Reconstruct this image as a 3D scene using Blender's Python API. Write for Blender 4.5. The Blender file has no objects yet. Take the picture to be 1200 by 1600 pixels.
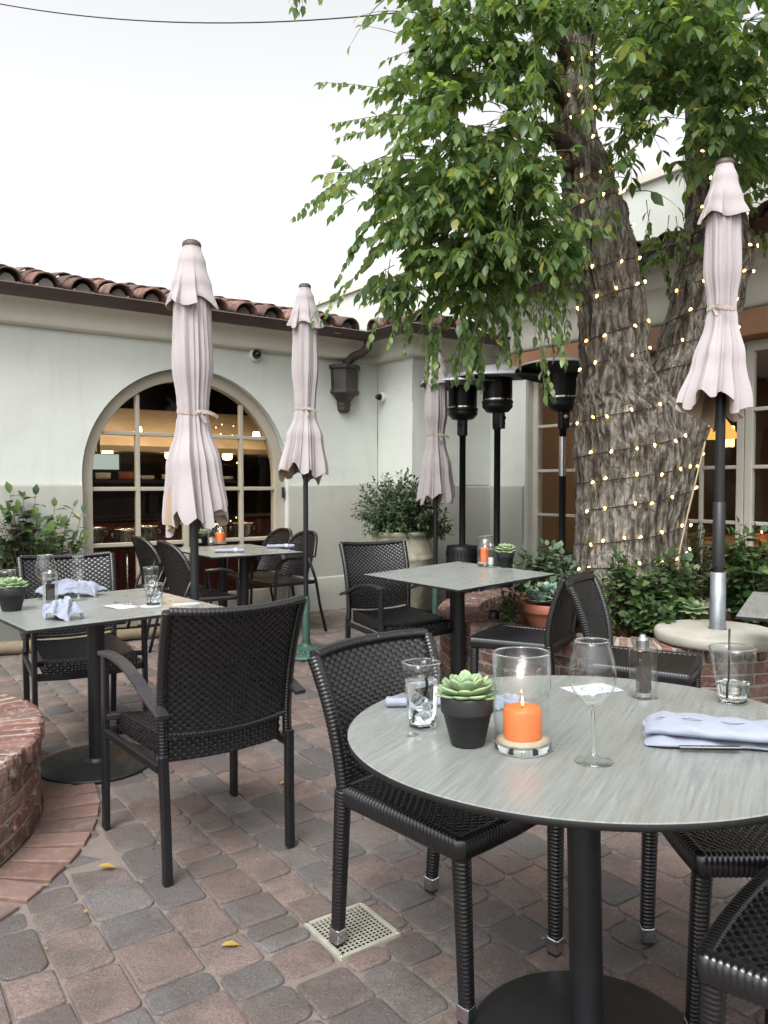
import bpy, math, random
import numpy as np
from mathutils import Vector, Matrix, Quaternion, noise
random.seed(11); rng = np.random.default_rng(11)
PI = math.pi; R = math.radians
scene = bpy.context.scene
col = scene.collection

# ------------------------------------------------------------------ camera
FPX, H = 1200.0, 1.30
PIT = math.atan(43/1200)
cam_d = bpy.data.cameras.new('camera'); cam = bpy.data.objects.new('camera', cam_d); col.objects.link(cam)
cam_d.sensor_fit = 'VERTICAL'; cam_d.sensor_height = 24.0; cam_d.lens = 24.0*FPX/1600
cam_d.clip_start = .05; cam_d.clip_end = 400
cam.location = (0, 0, H); cam.rotation_euler = (PI/2-PIT, 0, 0)
scene.camera = cam
cP, sP = math.cos(PIT), math.sin(PIT)
def ray(px, py):
    x, y = (px-600)/FPX, (800-py)/FPX
    return Vector((x, cP+sP*y, -sP+cP*y))
def onz(px, py, z=0.0):                      # measured point on a level plane
    d = ray(px, py); t = (z-H)/d.z
    return Vector((d.x*t, d.y*t, z))
def aty(px, py, Y):                          # measured point at a distance
    d = ray(px, py); t = Y/d.y
    return Vector((d.x*t, Y, H+d.z*t))

# ------------------------------------------------------------------ helpers
def lin(c):
    c = c/255.0
    return c/12.92 if c <= .04045 else ((c+.055)/1.055)**2.4
def C3(r, g, b): return (lin(r), lin(g), lin(b), 1.0)
def mulc(c, k): return tuple(min(1, x*k) for x in c[:3])+(1.0,)

class MB:
    def __init__(s): s.v = []; s.f = []; s.m = []; s.s = []
    def add(s, vs, fs, m=0, sm=True):
        o = len(s.v); s.v.extend([tuple(p) for p in vs])
        for f in fs: s.f.append([i+o for i in f]); s.m.append(m); s.s.append(sm)
        return s
    def box(s, x0, x1, y0, y1, z0, z1, T=None, m=0):
        vs = [Vector((x, y, z)) for z in (z0, z1) for y in (y0, y1) for x in (x0, x1)]
        if T is not None: vs = [T @ p for p in vs]
        return s.add(vs, [(0,2,3,1),(4,5,7,6),(0,1,5,4),(2,6,7,3),(0,4,6,2),(1,3,7,5)], m, False)
    def lathe(s, prof, seg=32, c=(0,0,0), m=0, cap0=False, cap1=False, T=None, fn=None, sm=True):
        vs = []; n = len(prof)
        for i, (r, z) in enumerate(prof):
            for k in range(seg):
                a = 2*PI*k/seg; rr = r*(fn(a, z) if fn else 1)
                p = Vector((c[0]+rr*math.cos(a), c[1]+rr*math.sin(a), c[2]+z)); vs.append(T @ p if T is not None else p)
        fs = [(i*seg+k, i*seg+(k+1) % seg, (i+1)*seg+(k+1) % seg, (i+1)*seg+k) for i in range(n-1) for k in range(seg)]
        s.add(vs, fs, m, sm)
        o = len(s.v)-len(vs)
        if cap0: s.f.append([o+k for k in reversed(range(seg))]); s.m.append(m); s.s.append(False)
        if cap1: s.f.append([o+(n-1)*seg+k for k in range(seg)]); s.m.append(m); s.s.append(False)
        return s
    def sweep(s, pts, sec, up=(0,0,1), m=0, sc=None, caps=True, sm=True, closed=False):
        pts = [Vector(p) for p in pts]; n = len(pts); k = len(sec); up = Vector(up); vs = []
        for i, p in enumerate(pts):
            if closed: t = pts[(i+1) % n]-pts[i-1]
            else: t = pts[min(i+1, n-1)]-pts[max(i-1, 0)]
            t.normalize(); x = t.cross(up)
            if x.length < 1e-4: x = t.cross(Vector((0,1,0)))
            x.normalize(); y = x.cross(t)
            q = sc[i] if sc else 1.0
            for a, b in sec: vs.append(p+x*(a*q)+y*(b*q))
        rr = range(n if closed else n-1)
        fs = [(i*k+j, i*k+(j+1) % k, ((i+1) % n)*k+(j+1) % k, ((i+1) % n)*k+j) for i in rr for j in range(k)]
        o = len(s.v); s.add(vs, fs, m, sm)
        if caps and not closed:
            s.f.append([o+j for j in reversed(range(k))]); s.m.append(m); s.s.append(False)
            s.f.append([o+(n-1)*k+j for j in range(k)]); s.m.append(m); s.s.append(False)
        return s
    def tube(s, pts, r, seg=8, m=0, caps=True, up=(0,0,1), closed=False, sc=None):
        if not isinstance(r, (int, float)): sc = list(r); r = 1.0
        return s.sweep(pts, [(r*math.cos(2*PI*k/seg), r*math.sin(2*PI*k/seg)) for k in range(seg)], up, m, sc, caps, True, closed)
    def bar(s, pts, w, h, m=0, up=(0,0,1), sc=None, ch=.12):
        c = min(w, h)*ch; a, b = w/2, h/2
        return s.sweep(pts, [(-a,-b+c),(-a+c,-b),(a-c,-b),(a,-b+c),(a,b-c),(a-c,b),(-a+c,b),(-a,b-c)], up, m, sc, True, False)
    def grid(s, nu, nv, fn, m=0, sm=True, wrap=False):
        vs = [fn(i/(nu if wrap else nu-1), j/(nv-1)) for j in range(nv) for i in range(nu)]
        ru = range(nu if wrap else nu-1)
        return s.add(vs, [(j*nu+i, j*nu+(i+1) % nu, (j+1)*nu+(i+1) % nu, (j+1)*nu+i) for j in range(nv-1) for i in ru], m, sm)
    def build(s, name, mats, parent=None, loc=None, rot=None):
        me = bpy.data.meshes.new(name); me.from_pydata(s.v, [], s.f)
        if not isinstance(mats, (list, tuple)): mats = [mats]
        for q in mats: me.materials.append(q)
        me.polygons.foreach_set('material_index', s.m); me.polygons.foreach_set('use_smooth', s.s); me.update()
        o = bpy.data.objects.new(name, me); col.objects.link(o)
        if parent is not None: o.parent = parent
        if loc is not None: o.location = loc
        if rot is not None: o.rotation_euler = rot
        return o
def bev(o, w=.003, seg=2, ang=40):
    b = o.modifiers.new('bevel', 'BEVEL'); b.width = w; b.segments = seg; b.limit_method = 'ANGLE'; b.angle_limit = R(ang); b.harden_normals = False
    return o
def tag(o, label=None, cat=None, group=None, kind=None):
    if label: o['label'] = label
    if cat: o['category'] = cat
    if group: o['group'] = group
    if kind: o['kind'] = kind
    return o
def thing(name, label, cat, loc=(0,0,0), rz=0, group=None, quat=None):
    o = bpy.data.objects.new(name, None); o.empty_display_size = .1; col.objects.link(o); o.location = loc
    if quat is not None: o.rotation_mode = 'QUATERNION'; o.rotation_quaternion = quat
    else: o.rotation_euler = (0, 0, rz)
    return tag(o, label, cat, group)
def dup(root, loc, rz=0, label=None, group=None, quat=None):
    r = root.copy(); col.objects.link(r); r.location = loc
    if quat is not None: r.rotation_mode = 'QUATERNION'; r.rotation_quaternion = quat
    else: r.rotation_mode = 'XYZ'; r.rotation_euler = (0, 0, rz)
    if label: r['label'] = label
    if group: r['group'] = group
    for ch in list(root.children):
        c = ch.copy(); col.objects.link(c); c.parent = r
        for g in list(ch.children):
            d = g.copy(); col.objects.link(d); d.parent = c
    return r
def np_mesh(name, V, F, mats, parent=None, loc=None, smooth=True, midx=None):
    # V (n,3); F list of (k,m) index arrays
    me = bpy.data.meshes.new(name); me.vertices.add(len(V)); me.vertices.foreach_set('co', np.ascontiguousarray(V, dtype=np.float32).ravel())
    tot = np.concatenate([np.full(len(f), f.shape[1]) for f in F]); loops = np.concatenate([f.ravel() for f in F])
    me.loops.add(len(loops)); me.loops.foreach_set('vertex_index', loops.astype(np.int32))
    me.polygons.add(len(tot)); st = np.concatenate([[0], np.cumsum(tot)[:-1]])
    me.polygons.foreach_set('loop_start', st.astype(np.int32)); me.polygons.foreach_set('loop_total', tot.astype(np.int32))
    if not isinstance(mats, (list, tuple)): mats = [mats]
    for q in mats: me.materials.append(q)
    if midx is not None: me.polygons.foreach_set('material_index', midx.astype(np.int32))
    me.polygons.foreach_set('use_smooth', np.full(len(tot), smooth)); me.update(calc_edges=True); me.validate()
    o = bpy.data.objects.new(name, me); col.objects.link(o)
    if parent is not None: o.parent = parent
    if loc is not None: o.location = loc
    return o

# ------------------------------------------------------------------ materials
class NT:
    def __init__(s, name):
        s.mat = bpy.data.materials.new(name); s.mat.use_nodes = True; s.t = s.mat.node_tree; s.t.nodes.clear()
        s.out = s.n('ShaderNodeOutputMaterial')
    def n(s, typ, ins=None, **kw):
        q = s.t.nodes.new(typ)
        for k, v in kw.items(): setattr(q, k, v)
        for k, v in (ins or {}).items():
            if isinstance(v, bpy.types.NodeSocket): s.t.links.new(v, q.inputs[k])
            else: q.inputs[k].default_value = v
        return q
    def link(s, a, b): s.t.links.new(a, b)
    def coord(s, kind='Object', scale=(1,1,1), rot=(0,0,0)):
        c = s.n('ShaderNodeTexCoord'); m = s.n('ShaderNodeMapping', {'Vector': c.outputs[kind], 'Scale': scale, 'Rotation': rot}); return m.outputs[0]
    def noise(s, vec, scale, detail=4, rough=.55, dist=0):
        return s.n('ShaderNodeTexNoise', {'Vector': vec, 'Scale': scale, 'Detail': detail, 'Roughness': rough, 'Distortion': dist}).outputs['Fac']
    def ramp(s, fac, stops, interp='LINEAR'):
        r = s.n('ShaderNodeValToRGB', {'Fac': fac}); r.color_ramp.interpolation = interp; e = r.color_ramp.elements
        while len(e) < len(stops): e.new(.5)
        for i, (p, c) in enumerate(stops): e[i].position = p; e[i].color = c if len(c) == 4 else tuple(c)+(1,)
        return r.outputs[0]
    def mix(s, fac, a, b, mode='MIX'):
        q = s.n('ShaderNodeMix', data_type='RGBA', blend_type=mode)
        for k, v in ((0, fac), (6, a), (7, b)):
            if isinstance(v, bpy.types.NodeSocket): s.link(v, q.inputs[k])
            else: q.inputs[k].default_value = v
        return q.outputs[2]
    def math(s, op, a, b=0.0):
        q = s.n('ShaderNodeMath', operation=op)
        for k, v in ((0, a), (1, b)):
            if isinstance(v, bpy.types.NodeSocket): s.link(v, q.inputs[k])
            else: q.inputs[k].default_value = v
        return q.outputs[0]
    def bump(s, h, strength=.3, dist=.01, nrm=None):
        q = s.n('ShaderNodeBump', {'Height': h, 'Strength': strength, 'Distance': dist})
        if nrm is not None: s.link(nrm, q.inputs['Normal'])
        return q.outputs[0]
    def bsdf(s, **kw):
        q = s.n('ShaderNodeBsdfPrincipled')
        for k, v in kw.items():
            k = k.replace('_', ' ')
            if isinstance(v, bpy.types.NodeSocket): s.link(v, q.inputs[k])
            else: q.inputs[k].default_value = v
        s.link(q.outputs[0], s.out.inputs[0]); return q
def grey(v): return (v, v, v, 1)

def simple(name, c, rough=.5, metal=0.0, var=.12, vs=6.0, bs=40.0, b=.0, bd=.002, spec=.5, **kw):
    t = NT(name); P = t.coord()
    n = t.noise(P, vs, 4)
    cc = t.mix(1.0, c, t.ramp(n, [(.3, grey(1-var)), (.7, grey(1+var*.4) if var < .0 else grey(1.0))]), 'MULTIPLY')
    args = dict(Base_Color=cc, Roughness=t.ramp(t.noise(P, vs*2.3, 3), [(.3, grey(max(.02, rough-.06))), (.7, grey(min(1, rough+.08)))]), Metallic=metal, Specular_IOR_Level=spec)
    if b: args['Normal'] = t.bump(t.noise(P, bs, 4), b, bd)
    args.update(kw)
    t.bsdf(**args); return t.mat

def m_stucco(name, c):
    t = NT(name); P = t.coord()
    a = t.noise(P, 1.3, 5, .6); b = t.noise(P, 9, 4, .6, .6); f = t.noise(P, 90, 3)
    cc = t.mix(1.0, c, t.ramp(a, [(.3, (.91,.91,.89,1)), (.65, grey(1))]), 'MULTIPLY')
    st = t.noise(t.coord(scale=(3,3,.35)), 2.5, 6, .7)
    cc = t.mix(t.ramp(st, [(.52, grey(0)), (.8, grey(.26))]), cc, mulc(c, .62))
    nb = t.bump(b, .16, .02); nb = t.bump(t.noise(P, 2.2, 3, .5, .8), .2, .06, nb); nb = t.bump(f, .14, .002, nb)
    t.bsdf(Base_Color=cc, Roughness=.8, Normal=nb, Specular_IOR_Level=.25); return t.mat

def m_paver():
    t = NT('paver'); P = t.coord(); g = t.n('ShaderNodeNewGeometry').outputs['Random Per Island']
    base = t.ramp(g, [(0,C3(122,116,114)),(.12,C3(146,120,112)),(.24,C3(132,127,125)),(.36,C3(154,126,117)),(.48,C3(140,124,118)),(.58,C3(118,114,114)),(.7,C3(150,124,114)),(.8,C3(142,133,128)),(.9,C3(158,132,122))], 'CONSTANT')
    w = t.n('ShaderNodeTexWhiteNoise', noise_dimensions='1D'); t.link(g, w.inputs['W'])
    base = t.mix(1.0, base, t.ramp(w.outputs['Value'], [(0, grey(.76)), (1, grey(1.0))]), 'MULTIPLY')
    base = t.n('ShaderNodeHueSaturation', {'Color': base, 'Saturation': .76, 'Value': .79}).outputs[0]; blot = t.noise(P, 7, 5, .65, .4)
    base = t.mix(t.ramp(blot, [(.42, grey(0)), (.62, grey(.7))]), base, C3(92,85,82))
    base = t.mix(t.ramp(t.noise(P, 2.2, 4, .6), [(.45, grey(0)), (.7, grey(.35))]), base, C3(120,92,80))
    fine = t.noise(P, 160, 3, .7)
    base = t.mix(t.ramp(fine, [(.35, grey(.6)), (.58, grey(0))]), base, C3(66,61,59))
    vor = t.n('ShaderNodeTexVoronoi', {'Vector': P, 'Scale': 90.0}).outputs['Distance']
    sp = t.mix(t.ramp(vor, [(.07, grey(.75)), (.13, grey(0))]), base, C3(205,200,195))
    base = t.mix(t.ramp(t.noise(P, 23, 2), [(.5, grey(0)), (.6, grey(1))]), base, sp)
    nb = t.bump(t.noise(P, 130, 5, .75), .8, .005); nb = t.bump(t.noise(P, 26, 5, .65), .6, .010, nb)
    t.bsdf(Base_Color=base, Roughness=.78, Normal=nb, Specular_IOR_Level=.35); return t.mat
def m_brick(name='brick', stops=None, smear=.6):
    t = NT(name); P = t.coord(); g = t.n('ShaderNodeNewGeometry').outputs['Random Per Island']
    base = t.ramp(g, stops or [(0,C3(116,80,73)),(.2,C3(102,76,70)),(.4,C3(128,96,87)),(.6,C3(112,90,84)),(.8,C3(134,107,98)),(.92,C3(96,78,74))], 'CONSTANT')
    bl = t.noise(P, 26, 6, .75, .5)
    base = t.mix(t.ramp(bl, [(.5, grey(0)), (.64, grey(smear))]), base, C3(184,170,158))
    base = t.mix(t.ramp(t.noise(P, 5, 4, .6), [(.5, grey(0)), (.75, grey(.6))]), base, C3(92,70,64))
    nb = t.bump(t.noise(P, 90, 4, .7), .6, .004); nb = t.bump(t.noise(P, 18, 3), .4, .01, nb)
    t.bsdf(Base_Color=base, Roughness=.85, Normal=nb, Specular_IOR_Level=.25); return t.mat
def m_mortar(name, c):
    t = NT(name); P = t.coord()
    cc = t.mix(t.noise(P, 12, 5, .7), c, mulc(c, .55))
    t.bsdf(Base_Color=cc, Roughness=.95, Normal=t.bump(t.noise(P, 120, 4, .7), .7, .005), Specular_IOR_Level=.2); return t.mat
def m_wood_top():
    t = NT('grey_wood_laminate'); P = t.coord(scale=(1,1,1))
    big = t.noise(t.coord(scale=(1.0,6,1)), 2.2, 5, .6, .5)
    g1 = t.noise(t.coord(scale=(1.2,26,1)), 5, 6, .6, .25)
    g2 = t.noise(t.coord(scale=(3,150,1)), 4, 5, .65, .2)
    cc = t.ramp(g1, [(.25, C3(108,112,110)), (.42, C3(126,131,129)), (.58, C3(138,144,141)), (.8, C3(152,157,153))])
    cc = t.mix(t.ramp(big, [(.35, grey(0)), (.7, grey(.45))]), cc, C3(128,122,112))
    cc = t.mix(t.ramp(g2, [(.3, grey(.3)), (.5, grey(0))]), cc, C3(92,94,91)); g3 = t.noise(t.coord(scale=(7,330,1)), 3, 4, .6, .1); cc = t.mix(t.ramp(g3, [(.36, grey(.28)), (.5, grey(0))]), cc, C3(84,86,83))
    sm = t.noise(P, 5, 4, .6)
    ro = t.ramp(sm, [(.3, grey(.24)), (.7, grey(.36))])
    t.bsdf(Base_Color=cc, Roughness=ro, Specular_IOR_Level=.55); return t.mat
def m_bark():
    t = NT('bark'); P = t.coord(scale=(1,1,.22)); Q = t.coord()
    a = t.noise(P, 14, 8, .7, .8); b = t.noise(P, 42, 6, .7, .4); big = t.noise(Q, 2.2, 4, .6)
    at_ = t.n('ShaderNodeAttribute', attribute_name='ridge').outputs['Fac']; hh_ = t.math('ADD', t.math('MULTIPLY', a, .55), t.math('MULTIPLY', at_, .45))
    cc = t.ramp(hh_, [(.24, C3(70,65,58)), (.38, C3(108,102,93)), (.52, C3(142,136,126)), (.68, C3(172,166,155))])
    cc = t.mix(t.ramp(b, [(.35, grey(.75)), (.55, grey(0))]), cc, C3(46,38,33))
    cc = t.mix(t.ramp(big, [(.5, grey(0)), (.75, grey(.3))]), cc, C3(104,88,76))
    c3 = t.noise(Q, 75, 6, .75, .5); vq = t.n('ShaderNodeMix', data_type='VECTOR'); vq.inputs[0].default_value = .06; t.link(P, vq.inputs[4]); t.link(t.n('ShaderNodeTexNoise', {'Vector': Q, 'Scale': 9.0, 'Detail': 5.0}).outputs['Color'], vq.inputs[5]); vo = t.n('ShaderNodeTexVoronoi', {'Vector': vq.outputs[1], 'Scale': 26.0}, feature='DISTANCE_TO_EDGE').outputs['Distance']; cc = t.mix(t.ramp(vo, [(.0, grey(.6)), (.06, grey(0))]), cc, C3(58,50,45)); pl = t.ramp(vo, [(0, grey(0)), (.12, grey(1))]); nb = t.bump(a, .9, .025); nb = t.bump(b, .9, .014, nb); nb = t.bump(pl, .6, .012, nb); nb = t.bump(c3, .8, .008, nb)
    t.bsdf(Base_Color=cc, Roughness=.95, Normal=nb, Specular_IOR_Level=.15); return t.mat
def m_leaf(name, stops, trans=.35, rough=.42, back=None):
    t = NT(name); ge = t.n('ShaderNodeNewGeometry'); g = ge.outputs['Random Per Island']
    cc = t.ramp(g, stops); cc = t.mix(t.noise(t.coord(), 30, 3), cc, t.mix(1.0, cc, grey(.72), 'MULTIPLY'))
    p = t.bsdf(Base_Color=cc, Roughness=rough, Specular_IOR_Level=.45)
    tr = t.n('ShaderNodeBsdfTranslucent', {'Color': t.mix(1.0, cc, (1.0,1.15,.45,1), 'MULTIPLY')})
    mx = t.n('ShaderNodeMixShader', {0: trans, 1: p.outputs[0], 2: tr.outputs[0]}); t.link(mx.outputs[0], t.out.inputs[0]); return t.mat
def m_emit(name, c, st):
    t = NT(name); e = t.n('ShaderNodeEmission', {'Color': c, 'Strength': st}); t.link(e.outputs[0], t.out.inputs[0]); return t.mat
def m_glass(name, c=(1,1,1,1), ior=1.45, rough=0.0):
    t = NT(name); t.bsdf(Base_Color=c, Roughness=rough, IOR=ior, Transmission_Weight=1.0); return t.mat
def schlick(t):
    f = t.math('POWER', t.n('ShaderNodeLayerWeight', {'Blend': .5}).outputs['Facing'], 5.0); return t.math('ADD', t.math('MULTIPLY', f, .96), .04)
def m_pane(name, tint, refl):
    t = NT(name); tr = t.n('ShaderNodeBsdfTransparent', {'Color': tint}); gl = t.n('ShaderNodeBsdfGlossy', {'Roughness': .015, 'Color': grey(.9)})
    P = t.coord(); t.link(t.bump(t.noise(P, 1.5, 2), .05, .02), gl.inputs['Normal'])
    fr = t.math('MULTIPLY', schlick(t), refl)
    mx = t.n('ShaderNodeMixShader', {0: fr, 1: tr.outputs[0], 2: gl.outputs[0]}); t.link(mx.outputs[0], t.out.inputs[0]); return t.mat
def m_fabric(name, c, sc=1.0):
    t = NT(name); P = t.coord()
    cc = t.mix(1.0, c, t.ramp(t.noise(P, 4, 5, .6), [(.3, grey(.86)), (.7, grey(1))]), 'MULTIPLY')
    wv = t.noise(P, 900*sc, 2); nb = t.bump(wv, .25, .0008); nb = t.bump(t.noise(P, 25*sc, 4, .6), .25, .004, nb)
    p = t.bsdf(Base_Color=cc, Roughness=.9, Normal=nb, Specular_IOR_Level=.15, Sheen_Weight=.15)
    return t.mat
def m_weave(name, c1, c2):
    t = NT(name); g = t.n('ShaderNodeNewGeometry').outputs['Random Per Island']
    cc = t.ramp(g, [(0, c1), (1, c2)])
    t.bsdf(Base_Color=cc, Roughness=.27, Specular_IOR_Level=.75, Normal=t.bump(t.noise(t.coord(), 300, 3), .15, .001)); return t.mat

mat = {}
mat['stucco'] = m_stucco('cream_stucco', C3(208,212,206)); mat['wains'] = m_stucco('grey_wainscot_paint', C3(164,164,157))
mat['cornice'] = m_stucco('cornice_plaster', C3(212,209,197))
mat['paver'] = m_paver(); mat['joint'] = m_mortar('joint_sand', C3(138,128,122)); mat['brick'] = m_brick(); mat['brick_tan'] = m_brick('worn_tan_brick', [(0,C3(120,94,86)),(.25,C3(128,104,96)),(.5,C3(114,95,89)),(.75,C3(134,102,88)),(.9,C3(108,90,84))], .18); mat['mortar'] = m_mortar('lime_mortar', C3(188,180,168))
mat['soil'] = m_mortar('soil', C3(66,48,38)); mat['ground'] = m_mortar('ground_dirt', C3(120,112,104))
mat['top'] = m_wood_top(); mat['bark'] = m_bark()
mat['black'] = simple('black_powder_coat', C3(24,26,29), .45, 0, .2, 5, 200, .12, .001)
mat['blackedge'] = simple('black_edge_band', C3(24,24,25), .5, 0, .1)
mat['castiron'] = simple('black_cast_base', C3(26,28,30), .5, 0, .3, 8, 150, .3, .002)
mat['alu'] = simple('dark_bronze_frame', C3(22,22,25), .38, .0, .2, 7, 100, .08, .001)
mat['weave'] = m_weave('black_resin_weave', C3(8,8,10), C3(22,22,26)); mat['core'] = simple('dark_weave_core', C3(14,14,15), .8)
mat['weave_brown'] = m_weave('dark_brown_weave', C3(14,13,14), C3(28,25,25))
mat['steel'] = simple('brushed_steel', C3(190,190,190), .25, 1.0, .2, 9); mat['chrome'] = simple('dull_chrome', C3(200,200,205), .22, 1.0, .15, 20)
mat['galv'] = simple('galvanised_steel', C3(150,156,160), .45, .75, .3, 12)
mat['concrete'] = simple('cast_concrete', C3(170,168,156), .85, 0, .22, 9, 60, .4, .003)
mat['canopy'] = m_fabric('mauve_canvas', C3(174,166,167)); mat['under'] = m_fabric('tan_canvas_underside', C3(178,156,134)); mat['tie'] = m_fabric('tie_strap', C3(176,162,150))
mat['napkin'] = m_fabric('pale_blue_cotton', C3(148,154,170)); mat['paper'] = simple('white_paper', C3(186,188,193), .8, 0, .05)
mat['green'] = simple('green_cast_iron', C3(52,84,72), .5, .0, .35, 14, 60, .3, .003)
mat['frame'] = simple('taupe_window_paint', C3(172,165,150), .5, 0, .12, 4, 60, .08, .001)
mat['framer'] = simple('pale_door_paint', C3(192,188,176), .5, 0, .12, 4, 60, .08, .001)
mat['beam'] = simple('stained_beam', C3(166,124,90), .6, 0, .3, 3, 40, .2, .003)
mat['gutter'] = simple('brown_gutter_metal', C3(82,66,62), .5, 0, .25, 5)
mat['hopper'] = simple('aged_bronze_lead', C3(74,66,62), .5, .15, .45, 8, 40, .3, .003)
mat['terra'] = simple('terracotta', C3(166,104,82), .85, 0, .4, 9, 60, .3, .003)
mat['urn'] = simple('mossy_stone', C3(176,172,152), .9, 0, .4, 14, 120, .6, .004)
mat['mulch'] = mat['soil']
mat['pane'] = m_pane('window_glass', (.88,.89,.87,1), .22)
def m_thin(name, tint, k=1.0, rough=.01):
    t = NT(name); tr = t.n('ShaderNodeBsdfTransparent', {'Color': tint}); gl = t.n('ShaderNodeBsdfGlossy', {'Roughness': rough, 'Color': grey(1)})
    fr = t.math('MULTIPLY', schlick(t), k)
    mx = t.n('ShaderNodeMixShader', {0: fr, 1: tr.outputs[0], 2: gl.outputs[0]}); t.link(mx.outputs[0], t.out.inputs[0]); return t.mat
mat['thin'] = m_thin('thin_glass_wall', (.97,.98,.975,1), .95); mat['thinacr'] = m_thin('acrylic_face', (.95,.96,.95,1), 2.4, .03)
mat['glass'] = m_glass('clear_glass', (.97,.99,.98,1)); mat['water'] = m_glass('water', (.985,.99,1,1), 1.3); mat['ice'] = m_glass('ice', (.95,.97,1,1), 1.31, .25)
mat['acrylic'] = m_glass('clear_acrylic', (1,1,1,1), 1.49)
mat['wax'] = simple('orange_wax', C3(240,120,52), .45, 0, .06, 6, Subsurface_Weight=.6, Subsurface_Radius=(.03,.012,.004), Subsurface_Scale=1.0)
mat['sand'] = simple('pale_sand', C3(196,180,158), .95, 0, .3, 80, 300, .5, .002)
mat['flame'] = m_emit('candle_flame', (1,.62,.22,1), 11); mat['bulb'] = m_emit('warm_bulb', (1,.64,.22,1), 4.5)
mat['wire'] = simple('dark_cord', C3(26,32,28), .6); mat['beige_cord'] = simple('beige_cord', C3(176,160,128), .6)
mat['pot'] = simple('black_pot', C3(38,40,41), .5, 0, .2, 12, 100, .1, .001)
mat['pepper'] = simple('peppercorns', C3(52,42,36), .9, 0, .5, 200, 250, 1, .003); mat['salt'] = simple('coarse_salt', C3(225,225,225), .7, 0, .2, 200, 250, 1, .003)
mat['succ'] = m_leaf('succulent_leaf', [(0,C3(140,166,122)),(.5,C3(160,184,142)),(1,C3(184,196,146))], .12, .5)
mat['succ2'] = m_leaf('grey_succulent_leaf', [(0,C3(120,150,128)),(1,C3(168,190,168))], .1, .5)
mat['leaf'] = m_leaf('tree_leaf', [(0,C3(88,114,76)),(.3,C3(110,136,92)),(.7,C3(134,156,104)),(.93,C3(160,176,112)),(1,C3(182,174,100))], .56, .3)
mat['leaf_cam'] = m_leaf('glossy_shrub_leaf', [(0,C3(44,70,38)),(.6,C3(66,96,52)),(1,C3(104,126,64))], .2, .32)
mat['leaf_olive'] = m_leaf('small_shrub_leaf', [(0,C3(52,72,48)),(.6,C3(78,98,66)),(1,C3(116,134,92))], .2)
mat['leaf_grey'] = m_leaf('sage_leaf', [(0,C3(70,92,66)),(.6,C3(98,120,92)),(1,C3(128,146,112))], .2)
mat['leaf_bed'] = m_leaf('bed_leaf', [(0,C3(58,80,50)),(.6,C3(80,104,64)),(1,C3(116,136,84))], .28)
mat['leaf_yellow'] = m_leaf('yellow_leaf', [(0,C3(176,148,64)),(1,C3(190,166,88))], .15, .6)
mat['twig'] = simple('green_twig', C3(86,84,54), .7); mat['stem'] = simple('brown_stem', C3(84,66,50), .8)
mat['lead'] = simple('bright_hem_trim', C3(210,206,200), .4)
mat['hood'] = simple('brushed_hood_steel', C3(176,166,152), .4, .55, .2, 3); mat['red'] = simple('oxblood_paint', C3(92,26,20), .45, 0, .3, 3); mat['darkroom'] = simple('dark_interior', C3(48,34,28), .8, 0, .3, 2)
mat['counter'] = simple('dark_counter', C3(30,28,28), .35); mat['beige'] = simple('interior_plaster', C3(142,122,98), .8, 0, .2, 2)
mat['white'] = simple('white_plastic', C3(225,225,222), .35, 0, .05); mat['darklens'] = simple('dark_lens', C3(16,16,18), .12)
mat['hoodlamp'] = m_emit('hood_lamp_glow', (1,.62,.28,1), 14); mat['shade_glow'] = m_emit('lamp_shade_glow', (1,.34,.07,1), .9); mat['sconce_glow'] = m_emit('sconce_glow', (1,.55,.2,1), 2)
mat['screen'] = m_emit('screen_glow', (.78,.86,.8,1), .3)
mat['drain'] = simple('cream_plastic', C3(164,162,148), .5, 0, .25, 20, 100, .1, .001); mat['void'] = simple('drain_void', C3(10,10,10), .9)
mat['rubber'] = simple('black_rubber', C3(18,18,18), .7); mat['straw'] = simple('black_straw', C3(16,16,18), .35)
mat['ink'] = simple('blue_ink', C3(70,80,120), .8); mat['curtain'] = m_fabric('dark_curtain', C3(58,60,66))
mat['log'] = simple('weathered_timber', C3(130,116,96), .85, 0, .4, 6, 60, .5, .004)
def m_tile():
    t = NT('clay_roof_tile'); P = t.coord(); g = t.n('ShaderNodeNewGeometry').outputs['Random Per Island']
    b = t.ramp(g, [(0,C3(120,84,72)),(.3,C3(146,104,90)),(.6,C3(104,78,70)),(.85,C3(166,128,114))], 'CONSTANT')
    b = t.mix(t.ramp(t.noise(P, 9, 5, .7, .4), [(.36, grey(0)), (.58, grey(.9))]), b, C3(76,66,62))
    t.bsdf(Base_Color=b, Roughness=.85, Normal=t.bump(t.noise(P, 60, 4), .4, .005)); return t.mat
mat['tile'] = m_tile(); mat['tilemortar'] = m_mortar('eave_mortar', C3(128,124,118))

# ------------------------------------------------------------------ world and light
w = bpy.data.worlds.new('World'); scene.world = w; w.use_nodes = True; nt = w.node_tree; nt.nodes.clear()
SUN_EL, SUN_AZ = R(54), R(199)
sky = nt.nodes.new('ShaderNodeTexSky'); sky.sky_type = 'NISHITA'; sky.sun_disc = False; sky.sun_elevation = SUN_EL; sky.sun_rotation = SUN_AZ
sky.air_density = 1.0; sky.dust_density = 4.0; sky.ozone_density = 1.0
hsv = nt.nodes.new('ShaderNodeHueSaturation'); hsv.inputs['Saturation'].default_value = .06
bg = nt.nodes.new('ShaderNodeBackground'); bg.inputs['Strength'].default_value = .15
wo = nt.nodes.new('ShaderNodeOutputWorld')
nt.links.new(sky.outputs[0], hsv.inputs['Color']); nt.links.new(hsv.outputs[0], bg.inputs['Color']); nt.links.new(bg.outputs[0], wo.inputs[0])
sl = bpy.data.lights.new('sun', 'SUN'); sl.energy = .8; sl.angle = R(28); sl.color = (1,.985,.96)
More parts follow.
